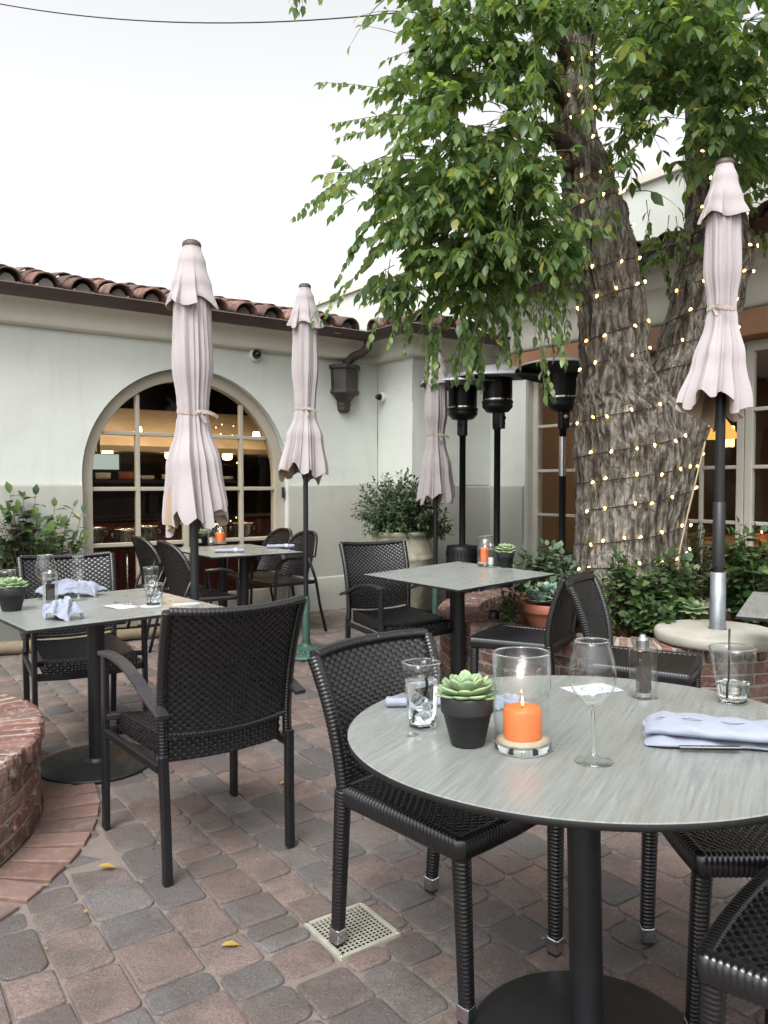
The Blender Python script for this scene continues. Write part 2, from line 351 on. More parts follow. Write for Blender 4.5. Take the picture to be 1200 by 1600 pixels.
so = bpy.data.objects.new('sun', sl); col.objects.link(so)
# Nishita: sun_rotation measured from +Y towards +X
sd = Vector((math.sin(SUN_AZ)*math.cos(SUN_EL), math.cos(SUN_AZ)*math.cos(SUN_EL), math.sin(SUN_EL)))
so.rotation_euler = sd.to_track_quat('Z', 'Y').to_euler()
vs = scene.view_settings; vs.view_transform = 'Standard'; vs.look = 'None'; vs.exposure = 1.2; vs.gamma = 1
scene.cycles.use_denoising = True
try: scene.cycles.denoiser = 'OPENIMAGEDENOISE'
except Exception: pass
scene.cycles.max_bounces = 10; scene.cycles.transparent_max_bounces = 12; scene.cycles.transmission_bounces = 10; scene.cycles.diffuse_bounces = 3; scene.cycles.glossy_bounces = 4
scene.cycles.caustics_reflective = False; scene.cycles.caustics_refractive = True; scene.cycles.blur_glossy = 1.0; scene.cycles.sample_clamp_indirect = 4

# ------------------------------------------------------------------ plan of the courtyard
U = Vector((.815,.579,0)).normalized(); V = Vector((.579,-.815,0)).normalized()
A0 = Vector((-.533,8.0,0)); I0 = Vector((-.069,8.33,0)); C0 = Vector((.287,7.83,0)); R0 = Vector((1.146,8.44,0))
NL = V.copy(); NR = -U
def LW(t, d, z): return A0+U*t+NL*d+Vector((0,0,z))
def RW(s, d, z): return R0+V*s+NR*d+Vector((0,0,z))
TI = (I0-A0).dot(U)
PL_C = Vector((1.70,5.40,0)); PL_R = 1.30                 # tree planter
PF_C = Vector((-2.33,2.65,0)); PF_R = 1.03; PF_B = 1.25    # planter at the left edge of the picture, and its ring of bricks

# ground
g = MB(); g.grid(9, 9, lambda a, b: Vector((-60+120*a, -40+120*b, -.05))); tag(g.build('ground', mat['ground']), kind='structure')
g = MB(); g.grid(2, 2, lambda a, b: Vector((-8+14*a, -1.5+13*b, -.0098))); tag(g.build('joint_sand', mat['joint']), kind='structure')

def inside_ring(p, c, r): return (p.x-c.x)**2+(p.y-c.y)**2 < r*r
def pavers():
    W = .150; ang = math.atan2(V.y, V.x)
    e1 = V; e2 = Vector((-V.y, V.x, 0))
    DR = onz(550, 1450); vsA = []; fs3 = []; fs4 = []; nb = 0
    VV = []; F4 = []; FN = []
    def slab(cx, cy, L, Wd, near):
        nonlocal VV
        c = e1*cx+e2*cy
        if c.y < .75 or c.y > 9.2 or abs(c.x) > .62*c.y+1.2: return
        if inside_ring(c, PF_C, PF_B-.08): return
        low = any(inside_ring(e1*(cx+sx*L/2)+e2*(cy+sy*Wd/2), PF_C, PF_B+.015) for sx in (-1,1) for sy in (-1,1))
        dx, dy = DR.dot(e1), DR.dot(e2); hs = .105
        x0, x1, y0, y1 = cx-L/2, cx+L/2, cy-Wd/2, cy+Wd/2
        if x0 < dx+hs and x1 > dx-hs and y0 < dy+hs and y1 > dy-hs:
            for r in ((x0, min(x1, dx-hs), y0, y1), (max(x0, dx+hs), x1, y0, y1), (max(x0, dx-hs), min(x1, dx+hs), y0, dy-hs), (max(x0, dx-hs), min(x1, dx+hs), dy+hs, y1)):
                if r[1]-r[0] > .025 and r[3]-r[2] > .025: slab((r[0]+r[1])/2, (r[2]+r[3])/2, r[1]-r[0]-.001, r[3]-r[2]-.001, near)
            return
        cr = min(random.choice((.014, .02, .026, .032)), min(L, Wd)*.4); n = 4 if near else 2
        hx, hy = L/2-random.uniform(.0012, .0045), Wd/2-random.uniform(.0012, .0045)
        ol = []
        for sx, sy, a0 in ((1,1,0),(-1,1,PI/2),(-1,-1,PI),(1,-1,3*PI/2)):
            for k in range(n+1):
                a = a0+PI/2*k/n; ol.append((sx*(hx-cr)+cr*math.cos(a), sy*(hy-cr)+cr*math.sin(a)))
        jx, jy = random.uniform(-.05,.05), random.uniform(-.05,.05); ol = [(x*(1+jx*y/max(hy,.02)*.5), y*(1+jy*x/max(hx,.02)*.5)) for x, y in ol]; jig = [1+random.uniform(-.014, .012) for _ in ol]
        th = random.uniform(-.015, .015); ct, st = math.cos(th), math.sin(th)
        ol = [((x*j)*ct-(y*j)*st, (x*j)*st+(y*j)*ct) for (x, y), j in zip(ol, jig)]
        z0 = random.uniform(-.0045, .001)-(.006 if low else 0); tx, ty = random.uniform(-.02, .02), random.uniform(-.02, .02)
        rings = [(1.0, -.03), (1.0, -.006), (.985, -.0022), (.955, -.0006), (.9, 0)] if near else [(1.0, -.02), (.99, -.003), (.93, 0)]
        o = len(VV); m = len(ol)
        for sc, z in rings:
            ins = (1-sc)*.12*2
            for x, y in ol:
                l = math.hypot(x, y); q = max(0, (l-ins*.55)/l); X, Y = x*q, y*q
                p = e1*(cx+X)+e2*(cy+Y); VV.append((p.x, p.y, z+z0+tx*X+ty*Y))
        for r in range(len(rings)-1):
            for k in range(m): F4.append((o+r*m+k, o+r*m+(k+1) % m, o+(r+1)*m+(k+1) % m, o+(r+1)*m+k))
        FN.append([o+(len(rings)-1)*m+k for k in range(m)])
    y = -9.0
    while y < 10:
        x = -11+random.uniform(0, .2)
        wd = W
        while x < 9:
            L = random.choice((.105, .12, .15, .155, .165, .19, .215, .23))*random.uniform(.95,1.06)
            c = e1*(x+L/2)+e2*(y+wd/2)
            slab(x+L/2, y+wd/2+.004*math.sin(x*3+y), L, wd, c.y < 3.6 and abs(c.x) < .55*c.y+.2); x += L
        y += wd; W = random.choice((.13, .15, .15, .16, .185))
    mb = MB(); mb.v = VV; mb.f = [list(f) for f in F4]+FN; mb.m = [0]*len(mb.f); mb.s = [True]*len(F4)+[True]*len(FN)
    return tag(mb.build('brick_pavement', mat['paver']), kind='structure'), DR, e1, e2
pv, DRAIN, E1, E2 = pavers()

# ring bricks and planters
def brick_block(mb, T, lx, ly, lz, c=.006, jig=.004):
    # chamfered brick, centre at the origin of T
    hx, hy, hz = lx/2, ly/2, lz/2; vs = []
    j = lambda: random.uniform(-jig, jig)
    for z, k in ((-hz, c), (-hz+c, 0), (hz-c, 0), (hz, c)):
        for x, y in ((-hx+c+k, -hy+k), (hx-c-k, -hy+k), (hx-k, -hy+c+k), (hx-k, hy-c-k), (hx-c-k, hy-k), (-hx+c+k, hy-k), (-hx+k, hy-c-k), (-hx+k, -hy+c+k)):
            vs.append(T @ Vector((x+j(), y+j(), z+j()*.5)))
    fs = [(r*8+k, r*8+(k+1) % 8, (r+1)*8+(k+1) % 8, (r+1)*8+k) for r in range(3) for k in range(8)]+[tuple(range(24, 32)), tuple(reversed(range(8)))]
    mb.add(vs, fs, 0, False)
def ring_T(c, r, a, z, yaw=0): return Matrix.Translation((c.x+r*math.cos(a), c.y+r*math.sin(a), z)) @ Matrix.Rotation(a+yaw, 4, 'Z')
def brick_planter(name, label, c, r, h, wall, okfn, soil_z):
    root = thing(name, label, 'planter', (c.x, c.y, 0)); z0 = Vector((0,0,0))
    bm_ = MB(); cap = MB(); core = MB(); soil = MB()
    n = int(2*PI*r/.212); hc = .066; rows = max(1, int(round((h-.085)/hc))); hc = (h-.085)/rows
    for k in range(rows):
        for i in range(n):
            a = 2*PI*(i+.5*(k % 2))/n
            if okfn(a): brick_block(bm_, ring_T(z0, r-.05, a, hc*(k+.5)), .095, 2*PI*r/n-.012, hc-.011)
    nn = int(2*PI*r/.076)
    for i in range(nn):
        a = 2*PI*i/nn
        if okfn(a): brick_block(cap, ring_T(z0, r-wall/2+.012+random.uniform(-.004, .004), a, h-.04+random.uniform(-.003, .003)), wall, 2*PI*(r-wall/2)/nn-.011, .08, .009, .004)
    seg = 120
    def ring(mb, r0, r1, za, zb, steps=2):
        for i in range(seg):
            a0, a1 = 2*PI*i/seg, 2*PI*(i+1)/seg
            if not okfn((a0+a1)/2): continue
            P = [Vector((rr*math.cos(a), rr*math.sin(a), z)) for z in (za, zb) for a in (a0, a1) for rr in (r0, r1)]
            mb.add(P, [(4,5,7,6), (1,3,7,5), (0,4,6,2)], 0, False)
    ring(core, r-wall+.02, r-.008, 0, h-.006)
    soil.lathe([(.001, soil_z+.03), (r*.5, soil_z+.02), (r-wall+.025, soil_z)], 48)
    bm_.build('brick_wall', mat['brick'], root); cap.build('brick_coping', mat['brick'], root); core.build('mortar_core', mat['mortar'], root); soil.build('soil', mat['soil'], root)
    return root
def ok_tree(a):
    p = PL_C+Vector((math.cos(a), math.sin(a), 0))*PL_R
    return (p-R0).dot(NR) > .05
brick_planter('brick_planter', 'round brick planter wall holding the big tree and its bed of plants', PL_C, PL_R, .42, .29, ok_tree, .33)
brick_planter('brick_planter', 'weathered round brick planter cut off by the left edge beside the table', PF_C, PF_R, .35, .27, lambda a: True, .27)
b = MB(); nn = int(2*PI*1.14/.115)
for i in range(nn):
    a = 2*PI*i/nn; brick_block(b, ring_T(PF_C, (PF_R+PF_B)/2+.002, a, -.0235), PF_B-PF_R-.006, 2*PI*1.06/nn-.010, .058, .004, .002)
tag(b.build('brick_border_path', mat['brick_tan']), kind='structure')
# drain
d = thing('floor_drain', 'square cream plastic drain grate set in the brick pavers', 'drain', (DRAIN.x, DRAIN.y, -.003), math.atan2(V.y, V.x))
q = MB(); S = .103; t_ = .014
for x0, x1, y0, y1 in ((-S,S,-S,-S+t_),(-S,S,S-t_,S),(-S,-S+t_,-S+t_,S-t_),(S-t_,S,-S+t_,S-t_)): q.box(x0,x1,y0,y1,-.01,.004)
bev(q.build('grate_frame', mat['drain'], d), .002, 2)
q = MB(); n = 13; st = (2*S-2*t_)/n
for i in range(1, n):
    x = -S+t_+st*i; q.box(x-.0021,x+.0021,-S+t_,S-t_,-.0002,.0015); q.box(-S+t_,S-t_,x-.0021,x+.0021,-.0004,.0013)
q.build('grate_bars', mat['drain'], d)
q = MB(); q.box(-S+.003,S-.003,-S+.003,S-.003,-.0058,-.005); q.build('sump', mat['void'], d)
for sx in (-1,1):
    for sy in (-1,1): q = MB(); q.lathe([(.0045,.0042),(.004,.0058),(.001,.006)], 10, (sx*(S-.008), sy*(S-.008), 0)); q.build('screw', mat['steel'], d)

# ------------------------------------------------------------------ restaurant building
bld = thing('stucco_building', 'cream stucco restaurant with clay tile eaves, arched window and beamed doors', 'building', (0,0,0))
WT = .30                                            # wall thickness
ARC_T, ARC_R, ARC_Z = -1.515, .99, 1.375             # arch centre along the wall, outer radius, spring height
EAVE = 2.95
def arch_z(t): 
    q = ARC_R**2-(t-ARC_T)**2
    return ARC_Z+math.sqrt(max(0, q))
m = MB()
def quad(mb, a, b, c, d, mi=0, sm=False): mb.add([a, b, c, d], [(0,1,2,3)], mi, sm)
tl, tr = ARC_T-ARC_R, ARC_T+ARC_R
def rough(p, nrm): 
    k = noise.noise(p*.9)*.012+noise.noise(p*2.7)*.005
    return p+nrm*k
def wall_patch(mb, f, x0, x1, z0, z1, st=.12):
    nx = max(2, int((x1-x0)/st)+1); nz = max(2, int((z1-z0)/st)+1)
    mb.grid(nx, nz, lambda a, b: f(x0+(x1-x0)*a, z0+(z1-z0)*b))
fl = lambda t, z: rough(LW(t, 0, z), NL)
wall_patch(m, fl, -7.2, tl, 0, EAVE); wall_patch(m, fl, tr, TI, 0, EAVE)
ns = 40
ts = [ARC_T-ARC_R*math.cos(PI*i/ns) for i in range(ns+1)]
for i in range(ns):
    t0, t1 = ts[i], ts[i+1]
    zz = [[arch_z(t)+(EAVE-arch_z(t))*k/6 for k in range(7)] for t in (t0, t1)]
    for k in range(6): quad(m, fl(t0, zz[0][k]), fl(t1, zz[1][k]), fl(t1, zz[1][k+1]), fl(t0, zz[0][k+1]), 0, True)
    quad(m, LW(t0,0.004,zz[0][0]), LW(t0,-WT,zz[0][0]), LW(t1,-WT,zz[1][0]), LW(t1,0.004,zz[1][0]), 0, True)
for t in (tl, tr): quad(m, LW(t,0.004,0), LW(t,-WT,0), LW(t,-WT,ARC_Z), LW(t,.004,ARC_Z))
o = m.build('wall', mat['stucco'], bld)
m = MB(); LEN1 = (C0-I0).length; LEN2 = (R0-C0).length
fs_ = lambda t, z: rough(I0+V*t+Vector((0,0,z)), -U); wall_patch(m, fs_, 0, LEN1, 0, EAVE)
fr_ = lambda t, z: rough(C0+U*t+Vector((0,0,z)), V); wall_patch(m, fr_, 0, LEN2, 0, EAVE)
BAY0, PITCH, NB = .56, .767, 6
fw_ = lambda t, z: rough(RW(t,0,z), NR); wall_patch(m, fw_, 0, BAY0, 0, 3.36); wall_patch(m, fw_, BAY0+PITCH*NB, BAY0+PITCH*NB+2, 0, 3.36)
BZ0, BZ1 = 2.455, 2.655
wall_patch(m, fw_, BAY0, BAY0+PITCH*NB, BZ1, 3.36)
quad(m, RW(BAY0,.004,0), RW(BAY0,-.25,0), RW(BAY0,-.25,BZ0), RW(BAY0,.004,BZ0))
m.build('wall', mat['stucco'], bld)
# wainscot: thicker lower coat of plaster, with a further base course
def wz(p): return 1.30+.006*noise.noise(p*1.3)
m = MB(); WD = .022
def wains(mb, f, x0, x1, z1, d):
    mb = MB()
    n = max(2, int((x1-x0)/.12)+1)
    prof = [(d, 0), (d, z1*.5), (d, z1-.02), (d-.006, z1-.004), (.0, z1)]
    mb.grid(n, 5, lambda a, b: f(x0+(x1-x0)*a, prof[int(round(b*4))][0], prof[int(round(b*4))][1])); mb.build('wainscot', mat['wains'], bld)
fL = lambda t, d, z: LW(t, d, z if z < .1 else z+.006*noise.noise(Vector((t*1.3, 0, 0))))
wains(m, fL, -7.2, tl-.0, 1.30, WD); wains(m, fL, tr, TI-.02, 1.30, WD)
wains(m, lambda t, d, z: I0+V*t-U*d+Vector((0,0,z)), .02, LEN1+WD, 1.30, WD); wains(m, lambda t, d, z: C0+U*t+V*d+Vector((0,0,z)), -WD, LEN2*.62, 1.30, WD)
wains(m, lambda t, d, z: C0+U*t+V*d+Vector((0,0,z)), LEN2*.62, LEN2-.02, 1.285, WD+.03)
wains(m, lambda t, d, z: RW(t, d, z), .02, BAY0-.02, 1.29, WD)
wains(m, fL, tr, TI-.03, .35, WD+.018); wains(m, fL, -7.2, tl, .35, WD+.018)
# pilaster strip by the corner of the doors
m = MB(); T = Matrix.Translation(C0+U*(LEN2*.62)+V*.0) @ Matrix.Rotation(math.atan2(U.y, U.x), 4, 'Z')
m.box(0, LEN2*.38-.0, -.028, .01, 1.285, EAVE-.4, T); bev(m.build('pilaster', mat['stucco'], bld), .012, 2)
# cornice and gutter swept round the corners
def mitre_sweep(mb, path, normals, prof, m=0):
    n = len(path); k = len(prof); vs = []
    for i, p in enumerate(path):
        if i == 0: d = normals[0]
        elif i == n-1: d = normals[-1]
        else:
            a, b_ = normals[i-1], normals[i]; d = (a+b_); d = d/(d.dot(a))
        for dd, z in prof: vs.append(p+d*dd+Vector((0,0,z)))
    mb.add(vs, [(i*k+j, i*k+j+1, (i+1)*k+j+1, (i+1)*k+j) for i in range(n-1) for j in range(k-1)], m, True)
path = [LW(-7.2,0,0), I0, C0, R0]; nrms = [NL, -U, V]; DZ = .37; UPZ = Vector((0,0,DZ)); path2 = [RW(-.02,0,0)+UPZ, RW(7,0,0)+UPZ]
CZ = 2.60
def sub(path, normals, st=.4):
    return path, normals
prof = [(.0,CZ-.012),(.05,CZ-.01),(.075,CZ+.0)]+[(.085+.15*(1-math.cos(a)), CZ+.012+.185*math.sin(a)) for a in [PI/2*i/9 for i in range(10)]]+[(.255,CZ+.2)]
m = MB(); mitre_sweep(m, path, nrms, prof); o = m.build('cornice', mat['cornice'], bld); m = MB(); mitre_sweep(m, path2, [NR], [(0,CZ-.30),(.035,CZ-.295),(.05,CZ-.27),(.05,CZ-.16)]+prof[1:]); m.build('cornice', mat['cornice'], bld)
gp = [(.20,CZ+.199),(.255,CZ+.165),(.30,CZ+.160),(.325,CZ+.18),(.345,CZ+.205),(.37,CZ+.228),(.385,CZ+.23),(.385,CZ+.242),(.35,CZ+.242),(.33,CZ+.215),(.22,CZ+.205)]
m = MB(); mitre_sweep(m, path, nrms, gp); m.build('gutter', mat['gutter'], bld); m = MB(); mitre_sweep(m, path2, [NR], gp); m.build('gutter', mat['gutter'], bld)
# roof deck and clay tiles
m = MB(); k = math.tan(R(14)); ez = CZ+.212
mitre_sweep(m, path, nrms, [(.26, ez-.012), (-.6, ez+.86*k), (-1.2, ez+1.46*k)]); m.build('roof_deck', mat['tilemortar'], bld); m = MB(); mitre_sweep(m, path2, [NR], [(.26, ez-.012), (-.6, ez+.86*k), (-1.2, ez+1.46*k)]); m.build('roof_deck', mat['tilemortar'], bld)
def tile(mb, T, r, L, up, th=.014, taper=.9):
    seg = 9; vs = []
    for (y, s) in ((0, 1.0), (L, taper)):
        for rr in (r*s, (r-th)*s):
            for i in range(seg+1):
                a = PI*i/seg; x = rr*math.cos(a); z = rr*math.sin(a)*(1 if up else -1); vs.append(T @ Vector((x, y, z)))
    n = seg+1; fs = []
    for i in range(seg):
        fs += [(i, i+1, 2*n+i+1, 2*n+i), (n+i, 3*n+i, 3*n+i+1, n+i+1), (i, n+i, n+i+1, i+1)]
    fs += [(0, 2*n, 3*n, n), (seg, n+seg, 3*n+seg, 2*n+seg)]
    mb.add(vs, fs, 0, True)
def eave_tiles(o_, along, nrm, L, seed, z=ez, short=False):
    mb = MB(); fill = MB(); rr = random.Random(seed); P = .282; n = int(L/P)
    for i in range(n):
        for kcap in (0, 1):
            for c in range(1 if short else 3):
                x = P*(i+.5*kcap)+rr.uniform(-.008, .008)
                dd = .34-.30*c+rr.uniform(-.02, .02)
                p = o_+along*x+nrm*dd+Vector((0,0, z+(.26-dd)*k+(.06 if kcap else .070)+.012*c))
                Y = -nrm; Zr = Vector((0,0,1)); X = Y.cross(Zr)
                T = Matrix.Translation(p) @ Matrix(((X.x,Y.x,0,0),(X.y,Y.y,0,0),(0,0,1,0),(0,0,0,1))) @ Matrix.Rotation(R(13.5+rr.uniform(-1.5,1.5)), 4, 'X') @ Matrix.Rotation(R(rr.uniform(-4,4)), 4, 'Y')
                tile(mb, T, .112 if kcap else .076, .42, bool(kcap))
        # mortar plug under each cap
        p = o_+along*(P*(i+.5))+nrm*.30+Vector((0,0,z-.02)); vs = []
        for dd in (0, -.2):
            for a in range(8): vs.append(p+along*(.075*math.cos(PI*a/7))+nrm*dd+Vector((0,0,.135*math.sin(PI*a/7))))
        fill.add(vs, [tuple(range(8))]+[(a, 8+a, 8+(a+1), a+1) for a in range(7)], 0, False)
    return mb, fill
rm = MB(); rf = MB()
for (o_, al, nr, L, sd_) in ((LW(-7.2,0,0), U, NL, 7.2+TI-.30, 1), (I0+V*.28, V, -U, LEN1+.05, 2), (C0-U*.25, U, V, LEN2-.05, 3), (R0+V*.3, V, NR, 6.5, 4)):
    a, b_ = eave_tiles(o_+(UPZ if sd_ == 4 else Vector()), al, nr, L, sd_, short=sd_ in (2,3))
    rm.add(a.v, a.f, 0, True); b_.build('mortar_plug', mat['tilemortar'], bld)
roof = rm.build('roof', mat['tile'], bld)
# beam over the doors
m = MB(); T = Matrix.Translation(R0) @ Matrix.Rotation(math.atan2(V.y, V.x), 4, 'Z')
# local: x along V, +y = left of V = U direction -> towards inside; -y towards the courtyard
m.box(BAY0-.22, BAY0+PITCH*NB+.2, -.045, .2, BZ0, BZ1, T); bev(m.build('beam', mat['beam'], bld), .008, 2)
# doors
def door_leaf(s0, hinge=False):
    # frame members in RW coordinates: s along, depth -.10
    f = MB(); y0, y1 = .10, .155
    stile, mun = .066, .03; zb, zt = .06, BZ0-.015; bars = [.54, .989, 1.44, 1.897]
    W_ = PITCH
    def bx(mb, a, b_, z0, z1, yy0=y0, yy1=y1): mb.box(a, b_, yy0, yy1, z0, z1, T)
    bx(f, s0+.003, s0+stile, zb, zt); bx(f, s0+W_-stile, s0+W_-.003, zb, zt)
    bx(f, s0+stile, s0+W_-stile, zt-.085, zt); bx(f, s0+stile, s0+W_-stile, zb, zb+.26)
    mid = s0+W_/2
    bx(f, mid-mun/2, mid+mun/2, zb+.26, zt-.085, y0+.006, y1-.012)
    for z in bars: bx(f, s0+stile, mid-mun/2, z-mun/2, z+mun/2, y0+.008, y1-.01); bx(f, mid+mun/2, s0+W_-stile, z-mun/2, z+mun/2, y0+.008, y1-.01)
    o = bev(f.build('door', mat['framer'], bld), .005, 2)
    p = MB(); p.box(s0+stile-.004, s0+W_-stile+.004, y0+.028, y0+.031, zb+.25, zt-.08, T); p.build('pane', mat['pane'], o)
    return o
for i in range(NB): door_leaf(BAY0+PITCH*i)
m = MB(); m.box(BAY0-.0, BAY0+PITCH*NB, .06, .19, .0, .055, T); m.build('threshold', mat['framer'], bld)
m = MB(); m.box(BAY0-.035, BAY0+.001, .03, .2, 0, BZ0-.001, T); bev(m.build('door_jamb', mat['framer'], bld), .004, 1)
# arched window
TA = Matrix.Translation(A0) @ Matrix.Rotation(math.atan2(U.y, U.x), 4, 'Z')   # local x along U, +y into the building
f = MB(); FW_ = .108
def arch_band(mb, ro, ri, y0, y1, zbase):
    n = 48; pts = []
    out = [(ARC_T-ro, zbase)]+[(ARC_T-ro*math.cos(PI*i/n), ARC_Z+ro*math.sin(PI*i/n)) for i in range(n+1)]+[(ARC_T+ro, zbase)]
    inn = [(ARC_T-ri, zbase)]+[(ARC_T-ri*math.cos(PI*i/n), ARC_Z+ri*math.sin(PI*i/n)) for i in range(n+1)]+[(ARC_T+ri, zbase)]
    vs = []
    for (a, b_) in zip(out, inn):
        for (x, z), y in ((a, y0), (b_, y0), (b_, y1), (a, y1)): vs.append(TA @ Vector((x, y, z)))
    mb.add(vs, [(4*i+j, 4*i+(j+1) % 4, 4*(i+1)+(j+1) % 4, 4*(i+1)+j) for i in range(len(out)-1) for j in range(4)], 0, False)
arch_band(f, ARC_R-.002, ARC_R-FW_, .07, .17, .0)
f_o = bev(f.build('arched_window', mat['frame'], bld), .006, 2, 60)
f2 = MB(); ri = ARC_R-FW_+.003
def half(z): return ri if z < ARC_Z else math.sqrt(max(0, ri*ri-(z-ARC_Z)**2))
bars = [.763, 1.26, 1.757]; muns = [(ARC_T-.48, .036), (ARC_T+.53, .036), (ARC_T-.035, .05), (ARC_T+.035, .05)]
for x, wd in muns:
    hz = ARC_Z+math.sqrt(max(0, ri*ri-(abs(x-ARC_T)+wd/2)**2)); f2.box(x-wd/2, x+wd/2, .085, .145, .03, hz, TA)
edges = [ARC_T-9, ARC_T-.48-.018, ARC_T-.48+.018, ARC_T-.06, ARC_T+.06, ARC_T+.53-.018, ARC_T+.53+.018, ARC_T+9]
for z in bars+[.14]:
    hw = half(z+.016); hh = .018 if z > .2 else .12
    for a, b_ in ((0,1),(2,3),(4,5),(6,7)):
        x0 = max(edges[a], ARC_T-hw); x1 = min(edges[b_], ARC_T+hw); f2.box(x0, x1, .09, .14, z-hh, z+hh, TA)
bev(f2.build('muntins', mat['frame'], f_o), .005, 2)
p = MB(); n = 40
pts = [(ARC_T-ri, .04)]+[(ARC_T-ri*math.cos(PI*i/n), ARC_Z+ri*math.sin(PI*i/n)) for i in range(n+1)]+[(ARC_T+ri, .04)]
for y in (.115, .119): p.add([TA @ Vector((x, y, z)) for x, z in pts], [tuple(range(len(pts)))], 0, False)
p.build('pane', mat['pane'], f_o)
for z in (.55, 1.22): p = MB(); p.box(ARC_T+ARC_R-.035, ARC_T+ARC_R-.016, .045, .07, z-.05, z+.05, TA); p.lathe([(.009,-.055),(.009,.055)], 8, (ARC_T+ARC_R-.025, .043, z), T=TA); p.build('hinge', mat['black'], f_o)
# rooms behind the windows
def room(TM, x0, x1, y0, y1, z0, z1, mt, fm):
    m = MB(); c = [TM @ Vector((x, y, z)) for z in (z0, z1) for y in (y0, y1) for x in (x0, x1)]
    m.add(c, [(2,3,7,6), (0,2,6,4), (1,5,7,3)], 0, False); m.add(c, [(4,6,7,5)], 0, False); m.add(c, [(0,1,3,2)], 1, False)
    return tag(m.build('room', [mt, fm]), kind='structure')
room(TA, -4.2, 1.2, .32, 4.2, -.005, 2.75, mat['darkroom'], mat['counter'])
room(T, -.0+.25, BAY0+PITCH*NB+.6, .26, 4.6, -.006, 2.72, mat['beige'], mat['counter'])

# upper storey behind
UP = Vector((-1.4,14.0,0)); m = MB(); 
vs = [UP, UP+V*11, UP+V*11+U*7, UP+U*7]; zt = 4.45
m.add([p+Vector((0,0,z)) for z in (2.95, zt) for p in vs], [(0,1,5,4),(1,2,6,5),(2,3,7,6),(3,0,4,7),(4,5,6,7)], 0, False)
uw = m.build('parapet_building', mat['stucco']); tag(uw, 'plain pale parapet wall rising behind the tiled roof', 'building')
m = MB(); Tu = Matrix.Translation(UP) @ Matrix.Rotation(math.atan2(V.y, V.x), 4, 'Z'); m.box(-.05, 11.05, -.05, 7, zt+.001, zt+.09, Tu); m.build('parapet_cap', mat['cornice'], uw)

# ------------------------------------------------------------------ woven chairs
def sgrid(S, nu, nv, side):
    # strand bulges over a surface S(a,b) -> Vector, side = +1/-1 along its normal
    Vs = []; Fs = []
    def nrm(a, b):
        e = 1e-3; du = S(min(1,a+e), b)-S(max(0,a-e), b); dv = S(a, min(1,b+e))-S(a, max(0,b-e)); return du.cross(dv).normalized()*side
    A = [-.98, -.62, 0, .62, .98]; hA = [-.0012, .0022, .0034, .0022, -.0012]; Bq = [-.47, 0, .47]; hB = [-.0016, .0, -.0016]
    for j in range(nv):
        off = .5*((j+(0 if side > 0 else 1)) % 2)
        for i in range(-1, nu+1):
            ca = (i+off+.5)/nu
            if ca < -.3/nu or ca > 1+.3/nu: continue
            o = len(Vs)
            for q in range(3):
                b = min(1, max(0, (j+.5+Bq[q])/nv))
                for p in range(5):
                    a = min(1, max(0, ca+A[p]*.52/nu)); n = nrm(a, b); Vs.append(S(a, b)+n*(hA[p]+hB[q]))
            for q in range(2):
                for p in range(4):
                    f = (o+q*5+p, o+q*5+p+1, o+(q+1)*5+p+1, o+(q+1)*5+p); Fs.append(f if side > 0 else f[::-1])
    return Vs, Fs
def weave(mb, S, nu, nv, two=True, core=.0016):
    for sd_ in ((1, -1) if two else (1,)):
        v, f = sgrid(S, nu, nv, sd_); mb.add(v, f, 0, True)
    mb.grid(10, 12, lambda a, b: S(a, b), 1)
def wrapped(mb, pts, w, h, pitch=.011, up=(0,0,1), m=0, sc=None):
    # strand wound round a bar: resample the path and pulse its section
    pts = [Vector(p) for p in pts]; L = [0]
    for a, b in zip(pts, pts[1:]): L.append(L[-1]+(b-a).length)
    n = max(2, int(L[-1]/pitch)); P = []; Sc = []
    for k in range(n):
        for fr, s in ((.03, .93), (.28, 1.0), (.72, 1.0), (.97, .93)):
            d = (k+fr)/n*L[-1]; i = max(q for q in range(len(L)-1) if L[q] <= d+1e-9); t = (d-L[i])/(L[i+1]-L[i]); P.append(pts[i].lerp(pts[i+1], t))
            base = 1.0 if not sc else sc[i]*(1-t)+sc[i+1]*t
            Sc.append(s*base)
    a, b = w/2, h/2; c = min(a, b)*.45
    mb.sweep(P, [(-a,-b+c),(-a+c,-b),(a-c,-b),(a,-b+c),(a,b-c),(a-c,b),(-a+c,b),(-a,b-c)], up, m, Sc)

